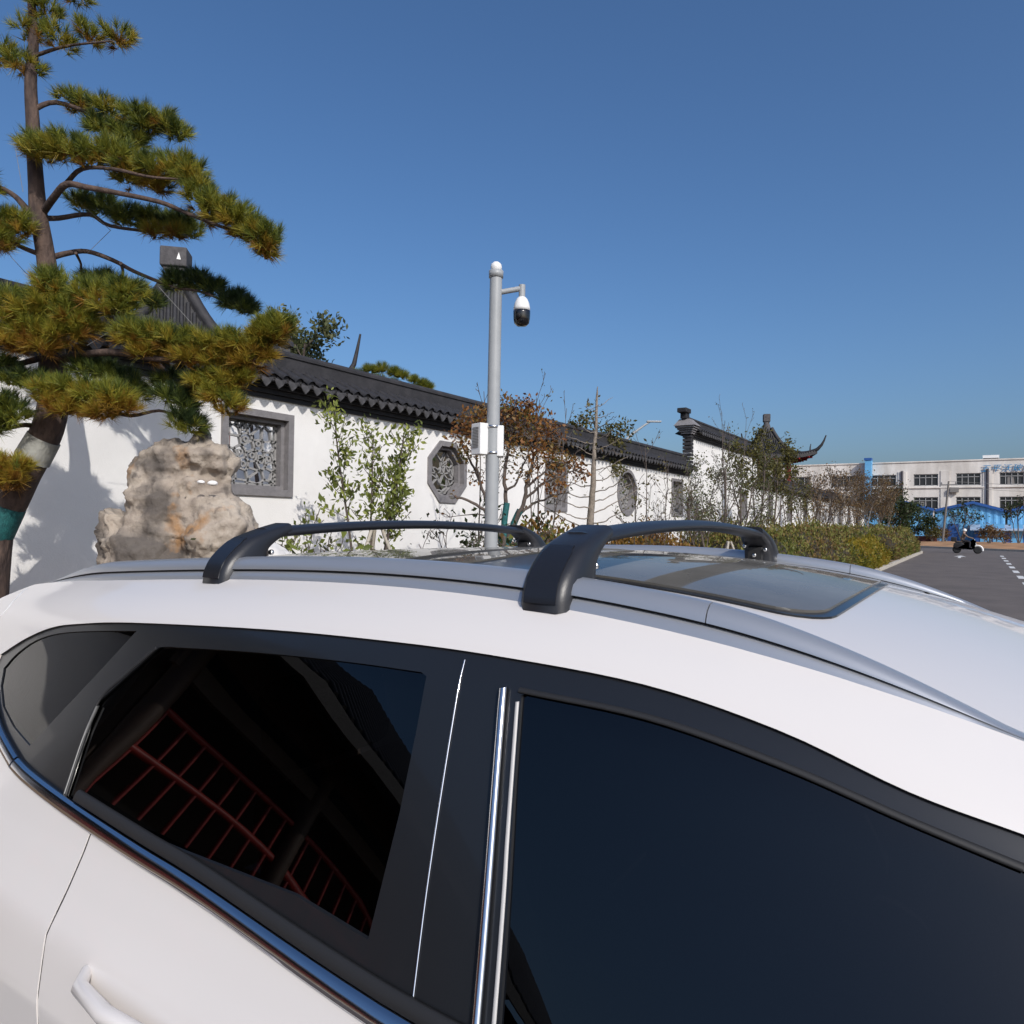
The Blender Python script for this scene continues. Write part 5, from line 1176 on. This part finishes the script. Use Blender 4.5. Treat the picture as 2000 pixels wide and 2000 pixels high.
def needle_ball(name, label, balls, trunkp, seed):
    rng = np.random.default_rng(seed); t = thing(name, label, 'tree', (trunkp[0], trunkp[1], .25))
    MB().tube([(trunkp[0], trunkp[1], .2), (trunkp[0]+.1, trunkp[1], trunkp[2]*.6), tuple(trunkp)], [.12, .09, .04], 8).build('trunk', M_bark, t)
    V_, R_ = [], []
    for (c, r_) in balls:
        for _ in range(26):
            q = rng.normal(size=3); q /= np.linalg.norm(q); o = np.array(c)+q*r_*rng.random()**.4*np.array([1, 1, .7]); ax = q*.7+np.array([0, 0, .9]); ax /= np.linalg.norm(ax); nn = 34
            d = ax[None]+rng.normal(size=(nn, 3))*.42; d /= np.linalg.norm(d, axis=1)[:, None]; s_ = np.cross(d, rng.normal(size=(nn, 3))); s_ /= np.linalg.norm(s_, axis=1)[:, None]
            st = np.repeat(o[None], nn, 0); V_.append(np.stack([st-s_*.005, st+s_*.005, st+d*.17], 1).reshape(-1, 3)); R_.append(np.clip(.72+.2*q[2]+rng.normal(size=nn)*.08, 0, 1))
    V_ = np.concatenate(V_); np_mesh('crown', V_, np.arange(len(V_)).reshape(-1, 3), L_pine, t, np.concatenate(R_))
def nb(pts, t, r_): return [(at_t(u, v, t), r_) for u, v in pts]
needle_ball('courtyard_pine', 'tufted pine top peeping over the ridge beside the roof horn', nb([(700, 735), (722, 725), (745, 722), (768, 730), (785, 735), (740, 745), (770, 752)], 15.5, .10), at_t(745, 740, 15.5), 101)
needle_ball('courtyard_pine', 'small tufted pine tip above the ridge left of the camera pole', nb([(808, 745), (826, 752), (838, 758), (815, 762)], 16.5, .08), at_t(822, 760, 16.5), 102)
# courtyard wall and lamp
MBw = MB(); MBw.span(-15.3, -15, -4, 40, .25, 4.6); tag(MBw.build('courtyard_wall', M_plaster), 'white inner courtyard wall glimpsed through the lattice windows', 'wall')
hedge('tall dark bamboo screen added to darken the view through the lattice windows', -13.5, -12.3, 12.5, 52, 4.1, L_dark, 9000, .16, 86)  # added backdrop that keeps the openings dark before the sunlit courtyard wall
lp = at_t(1285, 823, 30); la = at_t(1222, 858, 30); ld = (Vector(lp)-Vector(la)); ld.z = 0
sl_ = thing('street_lamp', 'grey curved street lamp arm showing above the wall ridge', 'street lamp', (la[0]-ld.x*.3, la[1]-ld.y*.3, 0))
b_ = Vector((la[0]-ld.x*.3, la[1]-ld.y*.3, 0)); zt = lp[2]
sp1 = smooth_path([tuple(b_), tuple(b_+Vector((0, 0, zt-1.6))), tuple(Vector(la)+Vector((0, 0, -.05))), tuple(Vector(la)+Vector((ld.x*.45, ld.y*.45, .48))), (lp[0]-ld.x*.25, lp[1]-ld.y*.25, lp[2]-.03)], 6)
MB().tube(sp1, list(np.linspace(.09, .035, len(sp1))), 10).build('pole', M_pole, sl_)
MB().box(((lp[0]*2-ld.x*.25)/2, (lp[1]*2-ld.y*.25)/2, lp[2]-.01), (.62, .16, .07), Matrix.Rotation(math.atan2(ld.y, ld.x), 3, 'Z')).build('lamp_head', M_pole, sl_, bevel=.02)

# ------------------------------------------------------------------ factory, sheds and street beyond the cross street
M_fac = mat('stained_factory_render', (.80, .77, .725), .9, col2=(.56, .53, .49), nscale=.30, bump=.2, bscale=8, detail=9, stretch=(1.6, 1, .5))
M_fwin = mat('dark_window_glass', (.03, .032, .036), .12, spec=.6)
M_alu = mat('window_aluminium', (.42, .42, .42), .5)
M_blue = mat('sky_blue_sheet', (.15, .44, .74), .5, col2=(.12, .37, .66), nscale=2)
M_dblue = mat('deep_blue_sheet', (.025, .10, .34), .45)
M_rust = mat('rust_roof', (.16, .075, .05), .85, col2=(.10, .05, .04), nscale=1)
FY = 118.0
fa = thing('factory_building', 'long stained white factory block with rows of dark windows', 'building', (at_y(1800, 1030, FY)[0], FY, 0))
ztopf = at_y(1800, 903, FY)[2]; fx0, fx1 = at_y(1490, 1000, FY)[0]-14, at_y(2000, 1000, FY)[0]+22
cols_px = [1520-41, 1559, 1647, 1726, 1808, 1891, 1976, 2061, 2146]
zr1 = (at_y(1808, 949, FY)[2], at_y(1808, 926, FY)[2]); dzr = at_y(1808, 926, FY)[2]-at_y(1808, 971, FY)[2]
wins_f = []
for cpx in cols_px:
    xc_ = at_y(cpx, 940, FY)[0]; hw = abs(at_y(cpx+24, 940, FY)[0]-at_y(cpx-24, 940, FY)[0])/2
    for r_ in range(3): wins_f.append((xc_-hw, xc_+hw, zr1[0]-dzr*r_, zr1[1]-dzr*r_))
V, T, L = region([(fx0, 0), (fx1, 0), (fx1, ztopf), (fx0, ztopf)], [[(a, c), (b_, c), (b_, d), (a, d)] for a, b_, c, d in wins_f])
fm_ = MB(); fm_.add([(p[0], FY, p[1]) for p in V], T)
for l in L[1:]: n = len(l); fm_.add([(p[0], FY, p[1]) for p in l]+[(p[0], FY+.25, p[1]) for p in l], [(i, (i+1) % n, n+(i+1) % n, n+i) for i in range(n)])
fm_.span(fx0, fx1, FY+.4, FY+18, 0, ztopf-.05); fm_.span(fx0, fx1, FY-.12, FY+.4, ztopf, ztopf+.18)
fm_.build('wall', M_fac, fa)
for i, (a, b_, c, d) in enumerate(wins_f):
    w = MB()
    for (p, q, r_, s_) in ((a, b_, d-.09, d), (a, b_, c, c+.09), (a, a+.08, c, d), (b_-.08, b_, c, d), (a, b_, c+(d-c)*.68, c+(d-c)*.68+.07)): w.span(p, q, FY+.10, FY+.18, r_, s_)
    for k in (1, 2, 3): x = a+(b_-a)*k/4; w.span(x-.035, x+.035, FY+.10, FY+.18, c, d)
    wo = w.build('window', M_alu, fa); MB().add([(a, FY+.2, c), (b_, FY+.2, c), (b_, FY+.2, d), (a, FY+.2, d)], [(0, 1, 2, 3)]).build('pane', M_fwin, wo)
    if i % 5 == 3: MB().add([(a+.9, FY+.195, c+.1), (a+1.7, FY+.195, c+.1), (a+1.6, FY+.195, d-.7), (a+.9, FY+.195, d-.6)], [(0, 1, 2, 3)]).build('curtain', M_trimg, wo)
for cpx in (1598, 1684, 1762, 1846, 1929, 2015):
    x = at_y(cpx, 940, FY)[0]; MB().span(x-.55, x+.55, FY-.10, FY, 0, ztopf-1.3).build('pilaster', M_fac, fa)
for cpx in (1762, 1929):
    x = at_y(cpx, 940, FY)[0]; MB().tube([(x, FY-.2, 0), (x, FY-.2, ztopf-1.2)], .17, 8).build('drain_pipe', mat('pipe_dark', (.07, .065, .075), .7), fa)
lg = MB(); lg.span(fx0, fx1, FY-.16, FY, zr1[0]-.35, zr1[0]-.22); lg.build('ledge', M_fac, fa)
lg = MB(); lg.span(fx0, fx1, FY-.16, FY, zr1[0]-dzr-.35, zr1[0]-dzr-.22); lg.build('ledge', M_fac, fa)
xa, xb = at_y(1689, 920, FY-1.3)[0], at_y(1702, 920, FY-1.3)[0]; zt_ = at_y(1695, 899, FY-1.3)[2]
MB().span(xa, xb, FY-1.3, FY-.1, 0, zt_).build('blue_duct', M_blue, fa); MB().span(xa-.1, xb-.0, FY-1.4, FY, zt_, zt_+.35).build('duct_cap', M_dblue, fa)
xa, xb = at_y(1921, 895, FY+2)[0], at_y(1950, 895, FY+2)[0]; zb_ = at_y(1935, 899, FY+2)[2]
ro_ = MB(); ro_.span(xa, xb, FY+2, FY+4, zb_-.6, zb_+.32); ro_.build('roof_vent', mat('vent_dark', (.06, .065, .07), .7), fa); MB().span(xa-.1, xb+.1, FY+1.8, FY+4.1, zb_+.32, zb_+.72).build('vent_cap', M_cwhite, fa)
xk = at_y(1864, 957, FY-.4); ac = MB(); ac.box((xk[0], FY-.4, xk[2]), (1.1, .4, .7)); ac.build('air_conditioner', M_trimg, fa, bevel=.03)
# painted blue sign on the parapet: slanted characters
tx = bpy.data.curves.new('sign_text', 'FONT'); tx.body = '\u4e94\u5e73\u6c83\u73bb\u7483'; tx.size = 1.12; tx.extrude = .03; tx.shear = .25; tx.space_character = 1.12
to = bpy.data.objects.new('sign_letters', tx); COL.objects.link(to); dg = bpy.context.evaluated_depsgraph_get()
sm = bpy.data.meshes.new_from_object(to.evaluated_get(dg)); bpy.data.objects.remove(to); sg = bpy.data.objects.new('sign_letters', sm); COL.objects.link(sg)
ps = at_y(1915, 921, FY-.2); sg.parent = fa; o_ = origin(fa); sg.location = (ps[0]-o_.x, FY-.2-o_.y, ps[2]-o_.z); sg.rotation_euler = (math.pi/2, 0, 0); sm.materials.clear(); sm.materials.append(mat('sign_blue', (.03, .22, .46), .5))
# two blue gabled sheds side by side
SYD = 92.0
def sxz(u, v): p = at_y(u, v, SYD); return (p[0], p[2])
def shed(label, pts, xr_end):
    """gable end of corrugated sheet; pts: eave, peak, eave in pixels"""
    P = [sxz(*p) for p in pts]; t = thing('blue_shed', label, 'shed', (P[1][0], SYD, .9))
    m = MB(); x0, x1 = P[0][0], P[-1][0]; xs_ = np.arange(x0, x1, .16); rows = []
    zt_ = lambda x: float(np.interp(x, [p[0] for p in P], [p[1] for p in P]))-.05
    vs = []
    for i, x in enumerate(xs_): y = SYD-(.05 if (i // 2) % 2 else 0); vs += [(x, y, .1), (x, y, zt_(x))]
    m.add(vs, [(2*i, 2*i+2, 2*i+3, 2*i+1) for i in range(len(xs_)-1)]); m.build('gable_sheet', M_blue, t)
    sd_ = MB(); sd_.add([(x0, SYD, .1), (x0, SYD+20, .1), (x0, SYD+20, zt_(x0)), (x0, SYD, zt_(x0)), (x1, SYD, .1), (x1, SYD+20, .1), (x1, SYD+20, zt_(x1)), (x1, SYD, zt_(x1))], [(0, 1, 2, 3), (4, 5, 6, 7)]); sd_.build('side_wall', M_blue, t)
    tr = MB(); rf_ = MB()
    for a_, b_ in zip(P[:-1], P[1:]):
        tr.add([(a_[0], SYD-.35, a_[1]+.08), (b_[0], SYD-.35, b_[1]+.08), (b_[0], SYD-.35, b_[1]-.20), (a_[0], SYD-.35, a_[1]-.20), (a_[0], SYD, a_[1]+.08), (b_[0], SYD, b_[1]+.08), (b_[0], SYD, b_[1]-.20), (a_[0], SYD, a_[1]-.20)], [(0, 1, 2, 3), (0, 4, 5, 1), (3, 2, 6, 7)])
        rf_.add([(a_[0], SYD-.3, a_[1]+.10), (b_[0], SYD-.3, b_[1]+.10), (b_[0], SYD+20, b_[1]+.10), (a_[0], SYD+20, a_[1]+.10)], [(0, 1, 2, 3)])
    tr.build('barge_board', M_dblue, t); rf_.build('roof', M_rust, t); return t, zt_
shed('light blue corrugated shed with dark blue roof edge behind the utility pole', [(1692, 994), (1761, 978), (1825, 995)], 0)
s2, z2f = shed('light blue corrugated shed with peaked gable and lean-to canopy', [(1827, 996), (1900, 980.5), (1966, 997)], 0)
shed('blue corrugated shed at the end of the row beyond the street', [(1968, 997), (2030, 982), (2100, 998)], 0)
a_, b_ = sxz(1895, 1024), sxz(2060, 1036)
cn = MB(); cn.add([(a_[0], SYD-.1, a_[1]), (b_[0], SYD-.1, a_[1]), (b_[0], SYD-2.2, b_[1]), (a_[0], SYD-2.2, b_[1])], [(0, 1, 2, 3)]); cn.span(a_[0], b_[0], SYD-2.25, SYD-2.18, b_[1]-.12, b_[1]); cn.build('canopy', mat('pale_blue_sheet', (.33, .42, .55), .5), s2)
lo = MB(); lo.span(a_[0]+.4, b_[0], SYD-1.6, SYD-.1, .2, b_[1]-.2); lo.build('lean_to', M_dblue, s2)
for u in (1862, 1925, 1950, 1985):
    x = sxz(u, 1045)[0]; yy = SYD-1.62 if u > 1900 else SYD-.08; MB().span(x-.5, x+.5, yy-.04, yy, .35, 2.3).build('door', M_blue if u > 1900 else M_dblue, s2)
# utility pole
ub, ut = at_t(1841, 1048, 70), at_t(1853, 940, 70); up_ = thing('utility_pole', 'leaning concrete utility pole with a cross arm in front of the blue sheds', 'utility pole', tuple(ub))
MB().tube([tuple(ub-np.array([0, 0, .5])), tuple(ut)], [.11, .08], 10).build('post', mat('pole_concrete', (.15, .14, .13), .9), up_)
ca_ = MB(); ca_.box(tuple(ut-np.array([0, 0, .35])), (1.5, .12, .12)); ca_.build('cross_arm', M_wire, up_)
for d in (-.6, 0, .6): MB().lathe([(.05, 0), (.07, .08), (.03, .22)], (ut[0]+d, ut[1], ut[2]-.28), 8).build('insulator', M_wire, up_)
for i, zo in enumerate((0, -.6)):
    q = [tuple(np.array(ut)+np.array([x, 4*abs(x)/30, zo-1.2*(1-((x-28)/28)**2)])) for x in np.linspace(0, 56, 14)]; MB().tube(q, .022, 4).build('cable', M_wire, up_)
# bushes and small trees on the bank
def bankz(p): s_ = p[1]-farline(p[0])-.2; return .12+.28*float(smooth01(s_/9))
def bank_plant(name, label, u, t, h, wid, n, size, lm, seed, cat='shrub', trunk=.3):
    p = at_t(u, 1040, t); b = (p[0], p[1], bankz(p)-.05)
    plant(name, label, cat, b, [(RV*0, dirv(0, 0, 1), h*.7, .07), (RV*.05, dirv(wid, 0, 1), h*.6, .05), (RV*-.05, dirv(-wid, 0, 1), h*.6, .05)],
          dict(depth=2, seg=5, wig=.08, up=.1, taper=.4, kids=[4, 6], ang=45, ratio=.45, start=trunk, rr=.5, rmin=.02), lm, M_twig, n, size, seed, .18, .6)
bank_plant('bank_shrub', 'yellow green bush on the earth bank under the first shed', 1821, 72, 2.0, .4, 700, .18, L_olive, 111)
bank_plant('bank_shrub', 'rusty bush on the earth bank under the utility pole', 1845, 74, 1.6, .5, 500, .18, L_brown, 112)
bank_plant('bank_tree', 'young dark tree before the peak of the blue shed', 1880, 76, 5.2, .30, 420, .24, L_dark, 113, 'tree', .45)
bank_plant('bank_tree', 'dark tree at the right end of the shed row', 1990, 70, 5.6, .30, 520, .24, L_dark, 114, 'tree', .5)
bank_plant('bank_shrub', 'brownish bush right of the scooter rider', 1932, 66, 2.2, .5, 700, .18, L_brown, 115)
bank_plant('bank_shrub', 'small russet bush by the lean-to canopy', 1962, 67, 1.5, .5, 400, .16, L_brown, 116)
for i, u in enumerate((1788, 1800, 1812, 1824, 1842, 1852)):
    p = at_t(u, 1040, 83); b = (p[0], p[1], .35)
    plant('clipped_bush', ['dark clipped bush under the left slope of the first blue shed', 'dark clipped bush under the roof valley, first of three', 'dark clipped bush under the roof valley, between two others', 'dark clipped bush under the roof valley, last before the gap', 'dark clipped bush directly behind the utility pole', 'dark clipped bush just past the utility pole'][i], 'shrub', b, [(RV*0, dirv(0, 0, 1), 1.5, .05), (RV*.1, dirv(.3, 0, 1), 1.3, .04), (RV*-.1, dirv(-.3, 0, 1), 1.3, .04)],
          dict(depth=2, seg=4, wig=.08, up=.1, taper=.4, kids=[4, 5], ang=45, ratio=.4, start=.4, rr=.5, rmin=.02), L_dark, M_twig, 240, .17, 120+i, .16, .6, group='row of dark bushes against the shed')
low = MB(); a_ = at_y(1700, 1050, 84)[0]; b_ = at_y(1830, 1050, 84)[0]; low.span(a_, b_, 84, 84.25, .2, .95); tag(low.build('brick_wall', mat('dark_red_brick', (.12, .04, .035), .9, col2=(.08, .03, .025), nscale=6)), 'low dark red brick wall below the first blue shed', 'wall')

# ------------------------------------------------------------------ scooter with rider
sp0 = at_z(1889, 1081, 0); SX, SYY = sp0[0], sp0[1]
sk = thing('scooter', 'dark motor scooter with a white front fender crossing the street end', 'scooter', (SX, SYY, 0))
M_sk = mat('scooter_dark', (.02, .018, .02), .35, coat=.4)
for x in (-.62, .62):
    w = MB(); w.lathe([(.17, -.05), (.24, -.055), (.27, 0), (.24, .055), (.17, .05)], (SX+x, SYY, .27), 20, axis='y'); wo = w.build('wheel', M_rubber, sk)
    MB().lathe([(.16, -.02), (.16, .02)], (SX+x, SYY, .27), 14, axis='y').build('rim', M_bolt, wo)
m = MB(); m.prism([(SX-.85, .45), (SX-.80, .72), (SX-.35, .78), (SX-.12, .62), (SX-.05, .34), (SX+.25, .30), (SX+.42, .42), (SX+.50, .88), (SX+.40, .95), (SX+.28, .45), (SX+.0, .42), (SX-.2, .28), (SX-.6, .35)], SYY-.15, SYY+.15, 'y'); m.build('body', M_sk, sk, bevel=.03)
m = MB(); m.prism([(SX-.75, .75), (SX-.70, .84), (SX-.1, .82), (SX-.12, .72)], SYY-.14, SYY+.14, 'y'); m.build('saddle', M_rubber, sk, bevel=.03)
MB().tube([(SX+.62, SYY, .27), (SX+.42, SYY, 1.0)], .035, 8).build('fork', M_bolt, sk)
MB().tube([(SX+.34, SYY-.33, 1.05), (SX+.42, SYY, 1.0), (SX+.34, SYY+.33, 1.05)], .018, 8).build('handlebar', M_rubber, sk)
m = MB(); m.tube([(SX+.62+.30*math.cos(a), SYY, .27+.30*math.sin(a)) for a in np.linspace(-.2, 2.2, 8)], .065, 8); m.build('front_fender', M_cwhite, sk)
MB().box((SX-.80, SYY, .98), (.34, .38, .32)).build('top_box', M_sk, sk, bevel=.04)
# rider
rd_ = thing('person', 'rider in a brown jacket with dark trousers and pale helmet, sitting on the scooter', 'person', (SX-.3, SYY, .82))
me = bpy.data.meshes.new('body'); J = {}
pts = [('pel', -.28, 0, .90, .15), ('waist', -.27, 0, 1.08, .15), ('chest', -.22, 0, 1.30, .18), ('neck', -.18, 0, 1.47, .07), ('head', -.15, 0, 1.58, .095), ('top', -.15, 0, 1.68, .085),
       ('hl', -.22, -.11, .90, .10), ('kl', .16, -.15, .84, .075), ('fl', .14, -.15, .45, .05), ('tl', .28, -.15, .40, .045), ('hr', -.22, .11, .90, .10), ('kr', .16, .15, .84, .075), ('fr', .14, .15, .45, .05), ('tr', .28, .15, .40, .045),
       ('sl', -.20, -.19, 1.40, .075), ('el', .02, -.26, 1.17, .055), ('wl', .30, -.28, 1.08, .04), ('nl', .37, -.28, 1.07, .038), ('sr', -.20, .19, 1.40, .075), ('er', .02, .26, 1.17, .055), ('wr', .30, .28, 1.08, .04), ('nr', .37, .28, 1.07, .038)]
for i, p in enumerate(pts): J[p[0]] = i
E_ = [('pel', 'waist'), ('waist', 'chest'), ('chest', 'neck'), ('neck', 'head'), ('head', 'top'), ('pel', 'hl'), ('hl', 'kl'), ('kl', 'fl'), ('fl', 'tl'), ('pel', 'hr'), ('hr', 'kr'), ('kr', 'fr'), ('fr', 'tr'), ('chest', 'sl'), ('sl', 'el'), ('el', 'wl'), ('wl', 'nl'), ('chest', 'sr'), ('sr', 'er'), ('er', 'wr'), ('wr', 'nr')]
oo = Vector((SX-.3, SYY, .82)); me.from_pydata([(SX+p[1]-oo.x, p[2], p[3]-.82) for p in pts], [(J[a], J[b_]) for a, b_ in E_], [])
po = bpy.data.objects.new('body', me); COL.objects.link(po); po.parent = rd_
md = po.modifiers.new('skin', 'SKIN'); po.modifiers.new('sub', 'SUBSURF').levels = 2; po.modifiers['sub'].render_levels = 2
for i, p in enumerate(pts): me.skin_vertices[0].data[i].radius = (p[4], p[4]); me.skin_vertices[0].data[i].use_root = (i == 0)
bpy.context.view_layer.update(); dg = bpy.context.evaluated_depsgraph_get(); nm = bpy.data.meshes.new_from_object(po.evaluated_get(dg)); po.modifiers.clear(); po.data = nm
M_jk = mat('brown_jacket', (.16, .11, .085), .9); M_tr = mat('dark_trousers', (.02, .02, .026), .9); M_skn = mat('skin', (.42, .27, .2), .6)
nm.materials.clear(); [nm.materials.append(x) for x in (M_jk, M_tr, M_skn)]
for f in nm.polygons:
    c = f.center; f.use_smooth = True; X, Z = c.x-.3, c.z+.82
    f.material_index = 2 if (Z > 1.46 or X > .33) and Z > 1.0 else (1 if Z < .97 else 0)
hm = MB(); hm.lathe([(.0, .145), (.07, .13), (.118, .07), (.128, 0), (.122, -.05), (.10, -.06)], (SX-.155, SYY, 1.615), 18); hm.build('helmet', M_cwhite, rd_)
